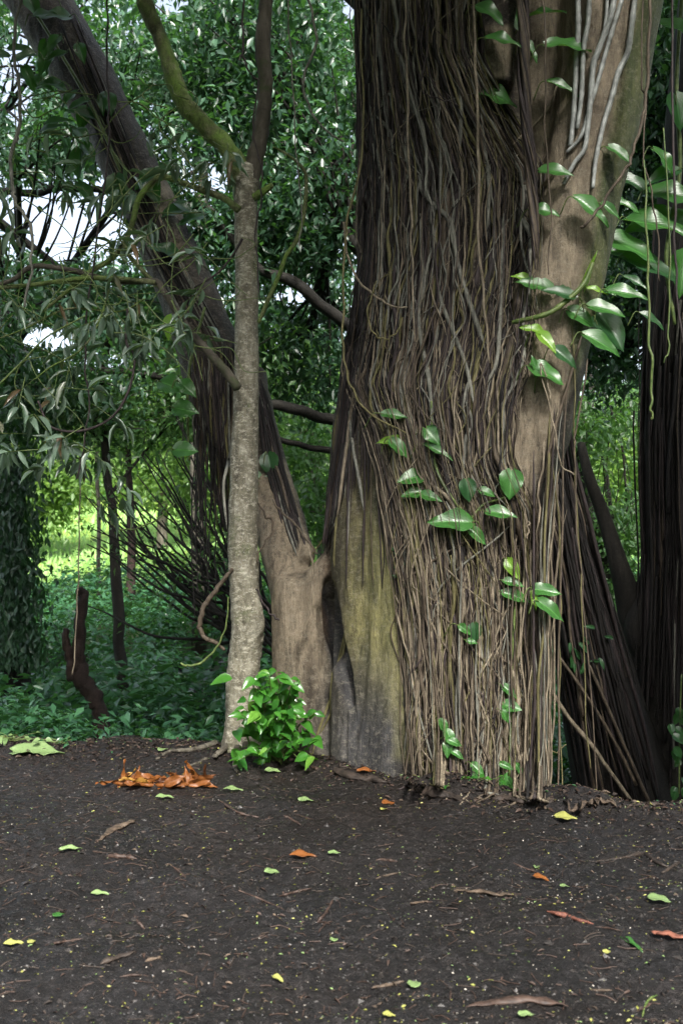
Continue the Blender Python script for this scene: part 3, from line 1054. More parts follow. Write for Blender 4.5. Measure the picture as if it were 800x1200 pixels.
def vine_leaf(root, px, py, lp, ang, wr=.62, tilt=.5, mat='pothos', lift=.14, Y=None, split=0, droop=.18, stem=True):
    """leaf whose middle sits at a photo point; ang = direction of its tip in the picture (0 right, 90 down)"""
    P, nrm = surf(px, py, 7.2, 8.0)
    y = (P[1] - lift) if Y is None else Y
    c = at(px, py, y)
    L = lp * y / F * 1.12
    a_ = R(ang)
    rnd = random.Random(int(px * 7 + py))
    d = np.array([math.cos(a_), -.45 * rnd.uniform(.2, 1), -math.sin(a_)])
    d = unit(d)
    tilt = min(.95, tilt + .22)
    n = unit(np.array([rnd.uniform(-.3, .3), -1.15 * tilt, 1.0 - tilt * .62]))
    V, Q, UV = broad_leaf(c - d * L * .5, d, n, L, L * wr, droop, rnd.uniform(.4, 1), rnd.uniform(0, 6), split)
    q = MB()
    q.add(V, Q)
    o = q.build('leaf', M[mat], root)
    add_uv(o, UV)
    if stem:
        b0 = c - d * L * .5
        e = np.array([b0[0] - d[0] * .10 + rnd.uniform(-.03, .03), y + lift * .9, b0[2] - .09])
        q = MB()
        q.tube(cat([e, (b0 + e) / 2 + np.array([0, -.02, .05]), b0 + d * L * .04], 5), np.linspace(.005, .0035, 11), 5)
        q.build('leaf_stalk', M['vine_green'], root)
    return o


def climb(root, pts, mat, name='stem', lift=.02, Y=None, wob=.004, seed=1):
    A = cat(pts, 8)
    if Y is None:
        P, rr = hug(A[:, :2], A[:, 2], lift, 0, 9.2, 7.1)
    else:
        P = np.array([at(x, y, Y) for x, y in A[:, :2]])
        rr = A[:, 2] * Y / F
    # knuckled nodes
    rr = rr * (1 + .18 * np.maximum(0, np.sin(np.arange(len(rr)) * 1.1)) ** 6)
    q = MB()
    q.tube(P, rr, 8, rough=.08)
    return q.build(name, M[mat], root)


V1 = thing('climbing_vine', 'broad leaved vine with silver jointed stems climbing the pale right limb', 'vine', surf(690, 150)[0])
for pts in ([(676, -40, 3.4), (677, 30, 3.4), (675, 70, 3.4), (672, 130, 3), (668, 170, 2.8)],
            [(690, -40, 3), (689, 20, 3), (683, 60, 3), (681, 110, 2.8), (676, 150, 2.4)],
            [(722, -30, 3.6), (716, 15, 3.6), (704, 50, 3.6), (695, 75, 3.6), (692, 110, 3.4), (688, 150, 3), (684, 175, 2.8), (672, 192, 2.6), (660, 215, 2.4)],
            [(746, -30, 3.2), (740, 25, 3.4), (735, 60, 3.4), (724, 85, 3.4), (716, 115, 3.2), (708, 140, 3), (702, 165, 2.8), (697, 190, 2.6), (694, 220, 2.2)],
            [(728, 0, 2.6), (714, 45, 2.8), (700, 95, 2.6), (690, 128, 2.4), (680, 160, 2.2), (664, 178, 2)],
            [(712, -20, 2), (708, 35, 2.4), (698, 70, 2.2)]):
    climb(V1, pts, 'vine_silver')
for a_ in [(574, 14, 40, 40), (590, 46, 38, 12), (640, 13, 40, -5, .4, .3), (666, 52, 48, 8, .62, .35), (583, 112, 46, 20, .75), (622, 58, 30, 55, .4), (660, 101, 38, 22, .4, .35), (652, 200, 36, 8, .62), (640, 247, 28, 10, .7), (694, 245, 48, 40, .42), (716, 246, 26, 45, .4), (727, 180, 32, 40, .5), (605, 20, 40, 70, .5)]:
    vine_leaf(V1, *a_)

V2 = thing('climbing_vine', 'broad leaved vine spraying large leaves off the limb at its middle height', 'vine', surf(650, 370)[0])
climb(V2, [(600, 378, 2.6), (640, 368, 3), (660, 355, 3.2), (672, 345, 3), (685, 330, 2.8), (694, 308, 2)], 'vine_green', lift=.12)
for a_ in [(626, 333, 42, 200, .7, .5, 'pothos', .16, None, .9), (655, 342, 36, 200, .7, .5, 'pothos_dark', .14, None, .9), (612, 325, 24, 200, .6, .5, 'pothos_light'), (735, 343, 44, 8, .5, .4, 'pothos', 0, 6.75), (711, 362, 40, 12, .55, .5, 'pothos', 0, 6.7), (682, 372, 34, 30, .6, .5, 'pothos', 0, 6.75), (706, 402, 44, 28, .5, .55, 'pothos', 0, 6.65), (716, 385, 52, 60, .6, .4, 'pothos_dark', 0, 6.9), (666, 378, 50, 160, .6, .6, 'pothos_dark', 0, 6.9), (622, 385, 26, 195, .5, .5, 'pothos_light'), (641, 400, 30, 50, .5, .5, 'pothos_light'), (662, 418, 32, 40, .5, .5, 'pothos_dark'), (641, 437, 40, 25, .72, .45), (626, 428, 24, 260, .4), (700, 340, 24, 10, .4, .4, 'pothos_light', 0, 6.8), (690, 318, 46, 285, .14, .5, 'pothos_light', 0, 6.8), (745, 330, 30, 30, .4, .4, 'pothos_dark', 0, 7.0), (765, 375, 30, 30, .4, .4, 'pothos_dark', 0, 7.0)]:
    vine_leaf(V2, *a_)

V3 = thing('climbing_vine', 'vine with glossy oval leaves threaded through the roots at mid trunk', 'vine', surf(540, 590)[0])
climb(V3, [(505, 470, 1.4), (507, 520, 1.6), (515, 560, 1.6), (545, 605, 1.6), (556, 615, 1.4)], 'vine_green', lift=.06)
climb(V3, [(548, 613, 1.4), (565, 592, 1.4), (585, 585, 1.4), (600, 580, 1.2)], 'vine_green', lift=.08)
for a_ in [(463, 486, 27, 5, .5), (455, 516, 28, 175, .36, .7, 'pothos_light'), (468, 525, 26, 45, .6), (507, 511, 24, 50, .8), (514, 528, 34, 25, .34, .4), (480, 560, 28, 170, .75), (482, 578, 22, 175, .7), (505, 582, 24, 15, .55), (548, 575, 24, 80, .8, .8, 'pothos_dark'), (571, 577, 18, 20, .6), (598, 568, 31, 95, .85, .8), (588, 601, 32, 5, .55), (527, 610, 46, 185, .58, .55), (560, 628, 26, 45, .5)]:
    vine_leaf(V3, *a_)
V4 = thing('climbing_vine', 'vine with leaves at the lower right edge of the root curtain', 'vine', surf(610, 690)[0])
climb(V4, [(602, 640, 1.3), (604, 690, 1.5), (600, 760, 1.4), (598, 840, 1.3), (596, 920, 1.2)], 'vine_green', lift=.08)
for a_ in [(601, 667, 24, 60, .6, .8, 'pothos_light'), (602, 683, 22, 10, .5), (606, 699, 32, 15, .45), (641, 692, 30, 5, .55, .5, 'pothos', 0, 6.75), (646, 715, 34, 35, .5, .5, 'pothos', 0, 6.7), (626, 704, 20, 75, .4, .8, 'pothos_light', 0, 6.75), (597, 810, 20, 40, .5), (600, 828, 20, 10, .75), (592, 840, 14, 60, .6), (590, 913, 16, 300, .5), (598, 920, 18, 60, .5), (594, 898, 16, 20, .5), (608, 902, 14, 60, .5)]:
    vine_leaf(V4, *a_)
V5 = thing('climbing_vine', 'small leaved vine creeping up the base of the hanging roots', 'vine', surf(530, 870)[0])
climb(V5, [(528, 925, 1), (526, 880, 1), (522, 850, .8)], 'vine_green', lift=.07)
for a_ in [(520, 852, 18, 60, .6), (527, 866, 20, 70, .6), (533, 870, 16, 20, .6), (524, 878, 18, 95, .6), (536, 884, 16, 30, .5), (528, 912, 18, 250, .6, .6, 'pothos_light'), (533, 920, 16, 20, .6), (545, 738, 16, 35, .6), (556, 742, 20, 90, .8, .8, 'pothos_dark'), (553, 752, 12, 10, .6), (556, 915, 16, 70, .6), (560, 902, 18, 40, .6)]:
    vine_leaf(V5, *a_)
V6 = thing('creeping_vine', 'tiny leaved creeper at the edge of the yellow buttress', 'vine', surf(467, 660)[0])
climb(V6, [(463, 640, .7), (467, 665, .7), (470, 690, .7), (464, 720, .6), (458, 745, .6), (475, 795, .5)], 'twig', lift=.01)
for a_ in [(461, 643, 9, 170, .6), (467, 650, 9, 30, .6), (465, 664, 8, 170, .6), (472, 660, 8, 20, .6), (464, 675, 9, 200, .6), (473, 683, 9, 60, .6)]:
    vine_leaf(V6, *a_, mat='pothos_dark', lift=.02, stem=False)
V7 = thing('climbing_vine', 'vine with very large dark leaves hanging at the right edge behind the limb', 'vine', at(790, 260, 7.6))
climb(V7, [(800, -30, 2.6), (792, 100, 2.6), (796, 200, 2.6), (780, 300, 2.4), (790, 380, 2)], 'vine_green', Y=7.7)
for a_ in [(792, 228, 60, 10, .6), (772, 262, 70, 15, .5), (742, 290, 60, 20, .6), (765, 312, 62, 20, .5), (722, 293, 46, 5, .5), (795, 258, 60, 15, .5), (790, 30, 44, 200, .7), (795, 130, 40, 80, .7), (745, 215, 40, 30, .5), (775, 205, 40, 160, .5), (800, 320, 50, 100, .6), (750, 265, 44, 165, .5), (730, 238, 40, 20, .4), (780, 190, 40, 50, .5)]:
    vine_leaf(V7, *(list(a_) + [.5, 'pothos_dark' if a_[0] % 2 else 'pothos', 0, 7.3 + (a_[1] % 7) * .06]))
V8 = thing('climbing_vine', 'vine with round bright leaves on the left side of the leaning limb', 'vine', at(215, 480, 8.4))
climb(V8, [(240, 360, 1.6), (222, 430, 1.8), (220, 490, 1.6), (222, 540, 1.2)], 'vine_green', Y=8.45)
for a_ in [(203, 452, 32, 20, .8), (218, 480, 28, 10, .8), (218, 527, 26, 0, .8), (200, 384, 26, 100, .7, .8, 'pothos_light'), (220, 455, 26, 40, .7), (300, 560, 24, 10, .8), (316, 545, 26, 80, .8, .6, 'pothos_dark'), (318, 568, 22, 30, .8, .6, 'pothos_dark')]:
    a_ = list(a_) + [.62, .6, 'pothos'][len(a_) - 4:] if len(a_) < 7 else list(a_)
    vine_leaf(V8, *a_, 0, 8.15)
V9 = thing('climbing_vine', 'dark leaved vine clothing the leaning limb at the top of the photo', 'vine', at(90, 80, 9.2))
climb(V9, [(20, -20, 2), (70, 60, 2), (110, 130, 2), (150, 220, 2), (180, 290, 1.6)], 'vine_green', Y=9.1)
rv = random.Random(3)
for k in range(46):
    t = rv.random()
    x = 20 + 175 * t + rv.uniform(-55, 45)
    y = -10 + 300 * t + rv.uniform(-35, 35)
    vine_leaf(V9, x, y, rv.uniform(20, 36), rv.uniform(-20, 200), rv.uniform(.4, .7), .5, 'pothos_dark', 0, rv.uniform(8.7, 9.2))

V10 = thing('ivy_vine', 'small leaved ivy hanging low at the right edge of the photo', 'vine', at(795, 880, 8.2))
climb(V10, [(798, 790, .8), (796, 850, .9), (795, 930, .9)], 'vine_green', Y=8.2)
for k in range(24):
    vine_leaf(V10, rv.uniform(786, 812), rv.uniform(815, 935), rv.uniform(9, 14), rv.uniform(30, 150), .7, .7, 'pothos_dark', 0, rv.uniform(8.0, 8.3), stem=False)
V11 = thing('seedling_plant', 'fern like tuft growing on the dark leaning roots at right', 'plant', at(688, 765, 8.8))
for k in range(16):
    vine_leaf(V11, rv.gauss(688, 13), rv.gauss(765, 12), rv.uniform(9, 15), rv.uniform(0, 360), .35, .6, 'pothos_dark', 0, rv.uniform(8.6, 8.9), stem=False)

# ------------------------------------------------------------------ hanging lianas
def liana(label, pts, Y, mat, cat_='vine', name='hanging_vine', wob=.012, seed=0, group='vines hanging free of the trunks', cut=None):
    P, r = pxpath(pts, Y, 10, wob, seed)
    q = MB()
    q.tube(P, r, 7, rough=.12, seed=seed)
    o = q.build(name, mat)
    return tag(o, label, cat_, group)


LI = [
    ('straight tan vine hanging down the dark roots left of centre', [(472, -40, 1.3), (475, 60, 1.5), (477, 150, 1.5), (481, 250, 1.4), (484, 310, 1.2), (486, 400, 1)], 6.7, RM[2]),
    ('pale forked vine hanging beside the thick purple root rope', [(554, -40, 1.5), (556, 60, 1.9), (559, 170, 1.9), (561, 280, 1.7), (565, 340, 1.5), (573, 425, 1.2)], 6.68, RM[2]),
    ('thin reddish vine curling in an open hook over the upper roots', [(504, -20, 1), (497, 25, 1), (492, 55, 1.1), (498, 70, 1), (515, 110, .9), (537, 125, .8)], 6.7, RM[0]),
    ('pinkish vine with a kinked loop at the top of the trunk', [(506, -30, 1.3), (500, 30, 1.3), (499, 65, 1.3), (494, 95, 1.1), (500, 112, .9), (520, 119, .8)], 6.66, RM[0]),
    ('ochre vine swinging from the left edge of the trunk into the roots', [(424, 10, 1.2), (423, 180, 1.3), (408, 255, 1.5), (404, 290, 1.4), (402, 390, 1.3), (407, 440, 1.3), (428, 480, 1.3), (475, 507, 1)], 6.75, RM[4]),
    ('ochre vine looping in a low arc at mid trunk', [(404, 260, 1.3), (407, 300, 1.4), (425, 335, 1.4), (450, 355, 1.3), (475, 360, 1.1)], 6.8, RM[2]),
    ('yellowish vine hanging in a rounded loop beside the trunk edge', [(441, 330, .9), (433, 355, 1), (432, 380, 1), (446, 397, 1), (463, 392, 1), (471, 372, .9)], 6.78, RM[4]),
    ('thin vine hanging straight in front of the limb beside the purple rope', [(634, -40, 1.2), (637, 60, 1.3), (640, 180, 1.1), (645, 270, 1), (640, 320, .8)], 6.65, RM[1]),
    ('stout grey brown vine bending inward across the pale limb', [(761, -40, 2), (759, 60, 2), (757, 110, 2), (752, 140, 2), (740, 180, 1.8), (735, 195, 2), (712, 230, 1.8), (690, 258, 1.8), (681, 268, 2)], 6.4, RM[1]),
    ('thin vine forking off and hanging right of the limb', [(752, -40, 1), (753, 90, 1.1), (755, 130, 1), (753, 190, .9), (757, 200, .9), (765, 240, 1), (770, 280, 1), (772, 330, .9)], 6.45, RM[1]),
    ('long green and brown vine hanging plumb in the right hand gap', [(755, 190, 1), (758, 300, 1.4), (760, 360, 1.5), (762, 430, 1.6), (762, 480, 1.4), (763, 492, 1)], 6.3, M['vine_green']),
    ('reddish vine hanging plumb close to the right edge of the photo', [(788, -40, 1.2), (787, 120, 1.4), (790, 250, 1.5), (793, 330, 1.4), (799, 410, 1.3)], 6.3, RM[0]),
    ('thin green tipped vine hanging right of the limb leaves', [(776, 150, .8), (783, 240, 1), (785, 330, 1), (783, 400, 1), (778, 425, .8)], 6.5, M['vine_green']),
    ('wavy grey vine snaking down the left side against the foliage', [(28, -20, 1.8), (16, 50, 2), (22, 90, 2), (25, 135, 2.2), (13, 185, 2.2), (14, 220, 2.4), (20, 240, 2.2), (36, 268, 2), (38, 305, 1.6), (30, 360, 1.4)], 7.0, RM[3]),
    ('dark thin vine hanging through the canopy left of the leaning limb', [(127, -20, 1), (126, 60, 1.2), (127, 130, 1.2), (128, 165, 1.2), (114, 290, 1.2), (100, 400, 1.2), (103, 480, 1), (90, 560, 1)], 7.4, RM[0]),
    ('curly pale vine with a kink right of the slim tree fork', [(357, -20, 1.5), (368, 30, 1.7), (371, 50, 1.7), (358, 85, 1.7), (356, 105, 1.7), (366, 135, 1.5), (385, 155, 1.3), (402, 166, 1.2)], 7.1, RM[3]),
    ('thin straight vine hanging between slim tree and trunk', [(338, -20, .9), (341, 70, 1), (344, 130, .9), (347, 180, .9), (353, 230, .8), (352, 290, .7)], 7.3, RM[3]),
    ('vine wound close round the right stem of the slim tree', [(288, -20, 1.2), (284, 50, 1.3), (290, 80, 1.2), (302, 100, 1.2), (297, 150, 1.1), (305, 190, 1.1), (306, 230, 1), (300, 270, 1), (303, 350, .8)], 7.5, RM[0]),
    ('thread like vine hanging over the bright clearing', [(95, 540, .7), (94, 600, .8), (92, 680, .8), (90, 740, .8), (86, 790, .7)], 8.3, RM[2]),
    ('plain vine hanging vertically just right of the root curtain', [(641, 470, .8), (650, 560, .9), (656, 680, .9), (655, 800, .8), (660, 938, .7)], 6.9, RM[4]),
    ('ochre vine hanging in front of the dark leaning roots', [(668, 330, .8), (672, 480, .9), (676, 600, .9), (682, 720, .8), (690, 900, .7)], 6.8, RM[4]),
    ('brown vine angling down across the dark gap right of the curtain', [(690, 420, 1), (676, 500, 1.1), (672, 530, 1), (678, 640, .9), (686, 740, .8), (700, 940, .7)], 6.7, RM[1]),
    ('reddish root leaning in the gap beside the root curtain', [(620, 690, 1.2), (614, 760, 1.6), (618, 870, 2), (630, 938, 2)], 7.0, RM[0]),
    ('thin pale vine hanging close along the limb to a drooping leaf', [(644, 470, .9), (640, 440, 1), (632, 430, .9), (650, 500, 1), (655, 540, .9), (672, 556, .9)], 6.6, RM[2]),
    ('fine thread vine in the gap with a small bottom curl', [(632, 640, .6), (634, 760, .7), (640, 850, .7), (650, 880, .6), (664, 872, .5)], 7.2, RM[4]),
    ('pale root dangling from the stump in the fork', [(362, 640, 1.4), (366, 660, 1.4), (365, 690, 1.2), (361, 725, 1), (356, 745, .8)], 7.35, RM[2]),
    ('dark vine stretched across the fork above the stump', [(318, 585, 1), (330, 600, 1.5), (345, 615, 1.4), (365, 640, 1.2), (372, 648, 1.2)], 7.55, RM[1]),
    ('twisting pale vine over the smooth neck of the leaning limb', [(302, 590, 1), (312, 605, 1.4), (320, 612, 1.4), (318, 625, 1.2), (306, 645, 1), (302, 660, 1)], 7.6, RM[1]),
    ('yellow green shoot curving up beside the slim tree', [(212, 777, 1.3), (222, 780, 1.5), (238, 775, 1.5), (252, 762, 1.2), (264, 738, 1), (268, 700, .8)], 7.6, M['vine_green']),
    ('thick bent vine bowing out from the left of the slim tree', [(272, 665, 2), (262, 680, 2.6), (248, 698, 3), (239, 712, 3), (234, 730, 3), (238, 745, 2.8), (250, 752, 2.6), (262, 762, 2)], 7.65, RM[1]),
    ('thin vine from the stump reaching back to the slim tree', [(298, 690, 1), (308, 705, 1.2), (320, 722, 1.1), (328, 727, .9)], 7.4, RM[0]),
    ('green thread vine trailing through the dim left foliage', [(127, 605, .8), (132, 615, 1), (145, 620, 1), (165, 618, .9), (185, 608, .8), (205, 590, .8)], 8.4, M['vine_green']),
]
for s, (lb, pts, Y, mt) in enumerate(LI):
    liana(lb, pts, Y, mt, seed=s, group=None)
for k in range(9):   # a bunch of identical dark threads below the leaning limb
    x = 226 + k * 3.4 + rv.uniform(-1.5, 1.5)
    y1 = rv.uniform(600, 725)
    liana('dark thread root hanging straight down below the leaning limb', [(x + 3, 500, .7), (x, 560, .8), (x - 1, (560 + y1) / 2, .8), (x + rv.uniform(-3, 3), y1, .6)], 8.5 + rv.uniform(-.1, .1), RM[5], seed=50 + k, name='hanging_root', group='thread roots below the leaning limb')

# ------------------------------------------------------------------ slim tree
SL = thing('slim_tree', 'slim pale barked tree forking into mossy limb and stem before the fig', 'tree', at(283, 872, 7.75))


def branch_part(root, name, pts, Y, mat, n=8, k=14, rough=.12, seed=0, wob=0):
    P, r = pxpath(pts, Y, n, wob, seed)
    q = MB()
    q.tube(P, r, k, rough=rough, seed=seed)
    return q.build(name, M[mat] if isinstance(mat, str) else mat, root)


q = MB()
P, r = pxpath([(284, 900, 30), (284, 872, 24), (284, 845, 20), (284, 800, 19), (288, 760, 19), (290, 735, 19), (287, 700, 17.5), (285, 640, 17.5), (286, 560, 17), (288, 480, 15), (289, 400, 14), (289, 320, 13.5), (288, 250, 14), (288, 215, 15), (290, 196, 13)], 7.75, 12)
q.tube(P, r, 28, rough=.055, seed=2)
P, r = pxpath([(288, 775, 12, 7.72), (293, 745, 14, 7.70), (296, 724, 14, 7.69), (294, 706, 11, 7.70), (289, 690, 10, 7.74)], 7.7, 8)
q.tube(P, r, 16, rough=.10, seed=4)
P, r = pxpath([(289, 235, 13), (280, 200, 13), (266, 174, 11), (240, 147, 11), (214, 118, 11), (202, 85, 10), (192, 55, 9), (176, 18, 9), (160, -20, 9), (138, -80, 8), (100, -190, 7)], 7.75, 10)
SLT = q.build('trunk', M['slimbark'], SL)
q = MB()
q.tube(P, r, 16, rough=.18, seed=5)
q.build('mossy_limb', M['mossbark'], SL)
branch_part(SL, 'stem', [(289, 235, 12), (297, 195, 11), (305, 160, 9.5), (309, 128, 9), (311, 95, 8.5), (308, 55, 9), (311, 10, 8.5), (314, -50, 8), (318, -160, 7)], 7.75, 'greybark', 10, 14, .14, 6)
branch_part(SL, 'branch_stub', [(296, 232, 5), (306, 226, 4.6), (316, 219, 4), (319, 217, 3)], 7.7, 'mossbark', seed=7)
branch_part(SL, 'branch', [(280, 246, 4.6), (262, 232, 4), (235, 222, 3.6), (205, 211, 3.4), (188, 207, 3.6), (174, 218, 3.6), (162, 235, 3.6), (156, 258, 3.4), (146, 285, 3.2), (128, 305, 3), (100, 322, 2.8), (75, 345, 2.2), (50, 365, 1.6)], 7.5, 'mossbark', seed=8)
branch_part(SL, 'branch', [(144, 285, 3), (152, 300, 2.8), (165, 315, 2.8), (178, 328, 2.6), (190, 340, 2.2)], 7.5, 'mossbark', seed=9)
branch_part(SL, 'branch', [(279, 455, 6), (262, 432, 5.4), (240, 408, 5), (222, 388, 4.6), (205, 362, 4.2), (192, 342, 4), (182, 330, 4), (150, 330, 3.4), (120, 326, 3.4), (85, 317, 3.2), (40, 312, 3), (15, 328, 2.8), (-20, 338, 2.6)], 7.5, 'greybark', seed=10)
branch_part(SL, 'branch', [(182, 331, 3), (130, 326, 3), (90, 327, 2.8), (45, 333, 2.6), (5, 337, 2.4), (-30, 342, 2)], 7.45, 'mossbark', seed=11)
branch_part(SL, 'branch', [(303, 378, 2.4), (314, 352, 2.6), (328, 320, 2.6), (334, 302, 2.6), (347, 282, 2.6), (354, 262, 2.6), (358, 235, 2.6), (358, 205, 2.2), (350, 192, 1.8), (335, 180, 1.4), (320, 172, 1)], 7.6, 'mossbark', seed=12)
branch_part(SL, 'branch', [(284, 280, 1.6), (272, 300, 1.5), (255, 320, 1.3), (228, 337, .9)], 7.45, RM[0], seed=13)
branch_part(SL, 'twig', [(150, 362, 1.4), (148, 400, 1.6), (158, 420, 1.4), (150, 460, 1.6), (130, 490, 1.4), (95, 505, 1.6), (60, 500, 1.4), (45, 470, 1.2)], 7.2, RM[0], seed=14)
branch_part(SL, 'twig', [(-20, 470, 1.2), (10, 440, 1.2), (30, 420, 1), (55, 395, 1), (100, 370, 1)], 7.0, 'vine_green', seed=15)
branch_part(SL, 'twig', [(128, 340, 1), (115, 380, 1.1), (95, 410, 1), (60, 430, 1), (40, 445, .8)], 7.2, 'mossbark', seed=16)
branch_part(SL, 'twig', [(170, 350, 1), (140, 365, 1.2), (80, 362, 1.2), (30, 385, 1), (-10, 400, .9)], 7.3, 'mossbark', seed=17)
branch_part(SL, 'twig', [(140, 215, 1), (145, 240, 1.1), (140, 275, 1), (150, 295, 1)], 7.4, 'mossbark', seed=18)
for s, pts in enumerate(([(276, 866, 7), (262, 862, 6), (245, 870, 5.4), (222, 874, 5), (200, 875, 4.6), (184, 884, 3.6)], [(272, 872, 6), (255, 880, 5), (238, 886, 4), (222, 892, 3)], [(288, 876, 6), (300, 884, 5), (310, 890, 3)], [(278, 880, 6), (275, 892, 5), (282, 902, 3.6)], [(292, 870, 6), (310, 876, 4.6), (328, 884, 3)])):
    A = cat(pts, 6)
    P = np.array([gpt(x, y + 6) for x, y, _ in A])
    rr_ = A[:, 2] * 7.6 / F * np.linspace(1, .45, len(A)) * .8
    P[:, 2] += rr_ * np.linspace(.9, .1, len(A)) + .03 * np.exp(-np.linspace(0, 6, len(A)))
    P[:, :2] += .012 * np.stack([vnoise(np.stack([np.arange(len(A)) * .5, np.full(len(A), s * 2.2 + j_), np.zeros(len(A))], 1), 9) for j_ in (0, 1)], 1)
    q = MB()
    q.tube(P, rr_, 10, rough=.25, seed=s)
    q.build('root', M['greybark'], SL)
# sprays of lance leaves on the left branches
q = MB()
tw = MB()
rl = np.random.default_rng(21)
for k in range(80):
    if k < 36:
        x, y = [(60, 440), (85, 445), (30, 470), (112, 385), (130, 368), (75, 505), (128, 575), (102, 525), (15, 525), (160, 392), (120, 480), (48, 530)][k % 12]
        x += rl.normal(0, 12)
        y += rl.normal(0, 10)
    else:
        x, y = rl.uniform(-10, 275), rl.uniform(150, 430)
        if 20 < x < 110 and 225 < y < 300:
            continue
    Y = rl.uniform(6.9, 7.7)
    c = at(x, y, Y)
    nl = rl.integers(3, 7)
    ax = unit(np.array([rl.normal(0, 1), rl.normal(0, .5), -.6 + rl.normal(0, .4)]))
    tip = c + ax * .16
    tw.tube(np.array([c - ax * .15, c, tip]), np.array([.004, .003, .002]), 5)
    for l in range(nl):
        b0 = c + ax * .16 * l / nl
        d = unit(ax * .6 + rl.normal(0, .55, 3) + np.array([0, 0, -.45]))
        q.leaves(b0[None], d, unit(rl.normal(0, .5, (1, 3)) + np.array([0, -.5, .9])), rl.uniform(.13, .22), rl.uniform(.035, .055), LANCE)
o = q.build('foliage', M['leaf_lance'], SL)
for k in range(70):
    x0, y0 = rl.uniform(-10, 270), rl.uniform(100, 420)
    Y = rl.uniform(7.0, 7.7)
    pts = [(x0, y0, .8)]
    a_ = rl.uniform(0, 2 * np.pi)
    for l in range(4):
        a_ += rl.normal(0, .6)
        pts.append((pts[-1][0] + 28 * math.cos(a_), pts[-1][1] + 20 * math.sin(a_) + 9, .8 - .12 * l))
    A, ra_ = pxpath(pts, Y, 6)
    tw.tube(A, ra_, 5)
o = tw.build('twig_tips', M['vine_green'], SL)
o['kind'] = 'stuff'

# ------------------------------------------------------------------ leafy shrub at the foot
SH = thing('leafy_shrub', 'bright glossy green shrub at the foot of the slim tree', 'shrub', gpt(330, 890))
q = MB()
st = MB()
base = gpt(325, 892)
for k in range(60):
    x, y = rl.uniform(264, 376), rl.uniform(782, 892)
    if y < 790 + abs(x - 325) * .9 - 10 or (y < 830 and x > 350):
        x = 320 + (x - 320) * .5
        y = max(y, 795)
    c = at(x, y, rl.uniform(6.95, 7.4))
    P = cat([base + rl.normal(0, .05, 3) * [1, 1, 0], (base + c) / 2 + np.array([0, 0, .06]), c], 6)
    st.tube(P, np.linspace(.006, .003, len(P)), 5)
    for l in range(rl.integers(3, 7)):
        b0 = P[-1 - l * 2] if l < 4 else P[-1]
        a_ = rl.uniform(0, 2 * np.pi)
        d = unit(np.array([math.cos(a_), -.5 + .6 * math.sin(a_), -.25 + rl.normal(0, .3)]))
        L = rl.uniform(.07, .135)
        q.leaves(b0[None], d, unit(rl.normal(0, .35, (1, 3)) + np.array([0, -.55, .8])), L, L * .62, OVATE)
c = at(262, 806, 7.4)
q.leaves(c[None] + .06, np.array([-1, -.2, -.1]), np.array([[0, -.6, .8]]), .17, .10, OVATE)
q.build('foliage', M['leaf_shrub'], SH)
st.build('stems', M['vine_green'], SH)


def small_plant(name, label, px, py, n, L, spread, mat, hgt, seed):
    r_ = np.random.default_rng(seed)
    b0 = gpt(px, py)
    t_ = thing(name, label, 'plant', b0)
    q, st = MB(), MB()
    for k in range(n):
        c = b0 + np.array([r_.normal(0, spread), r_.normal(0, spread * .6), r_.uniform(.2, 1) * hgt])
        P = cat([b0 + r_.normal(0, .01, 3), (b0 + c) / 2 + [0, 0, .01], c], 4)
        st.tube(P, np.linspace(.003, .002, len(P)), 5)
        d = unit(np.array([r_.normal(0, 1), r_.normal(-.3, .6), r_.normal(-.1, .3)]))
        q.leaves(c[None], d, unit(r_.normal(0, .3, (1, 3)) + np.array([0, -.3, 1])), L * r_.uniform(.7, 1.2), L * .6, OVATE)
    q.build('foliage', M[mat], t_)
    st.build('stems', M['vine_green'], t_)
    return t_


small_plant('seedling_plant', 'low seedlings at the foot of the grey buttress', 395, 900, 16, .07, .12, 'leaf_shrub', .06, 1)
small_plant('seedling_plant', 'low seedlings growing at the foot of the hanging roots', 545, 926, 16, .06, .14, 'leaf_shrub', .10, 2)
small_plant('seedling_plant', 'pale green seedling tuft along the left brink of the clearing', 15, 868, 14, .07, .14, 'litter_green', .06, 3)
small_plant('seedling_plant', 'small round leaved seedlings on the brink left of the slim tree roots', 75, 872, 14, .06, .16, 'leaf_under', .05, 4)

# ------------------------------------------------------------------ background trees
HOLES = [(62, 262, 62, 44), (18, 95, 20, 55), (120, 225, 30, 18), (410, 10, 14, 18), (770, 415, 26, 24), (28, 60, 16, 30), (60, 395, 34, 14), (350, 345, 30, 12), (245, 210, 30, 16), (195, 5, 26, 10), (700, 268, 10, 10)]


def crown_pts(r_, blobs, per, holes=True):
    out = []
    for (px, py, Y, rx, ry, rz, ncl) in blobs:
        c0 = at(px, py, Y)
        v = r_.normal(0, 1, (ncl, 3))
        v = unit(v) * (r_.uniform(.0, 1, (ncl, 1)) ** .45)
        cl = c0 + v * np.array([rx, ry, rz])
        p = np.repeat(cl, per, 0) + r_.normal(0, 1, (ncl * per, 3)) * np.array([.25, .25, .13]) * (.7 + .05 * Y)
        out.append((c0, cl, p))
    P = np.concatenate([o_[2] for o_ in out])
    if holes:
        x, y = proj(P)
        kp = np.ones(len(P), bool)
        wob = .35 * vnoise(np.stack([x * .03, y * .03, 0 * x], 1), 5)
        for hx, hy, a_, b_ in HOLES:
            kp &= (((x - hx) / a_) ** 2 + ((y - hy) / b_) ** 2 + wob > 1) | (r_.random(len(P)) < .05)
        P = P[kp]
    return P, out


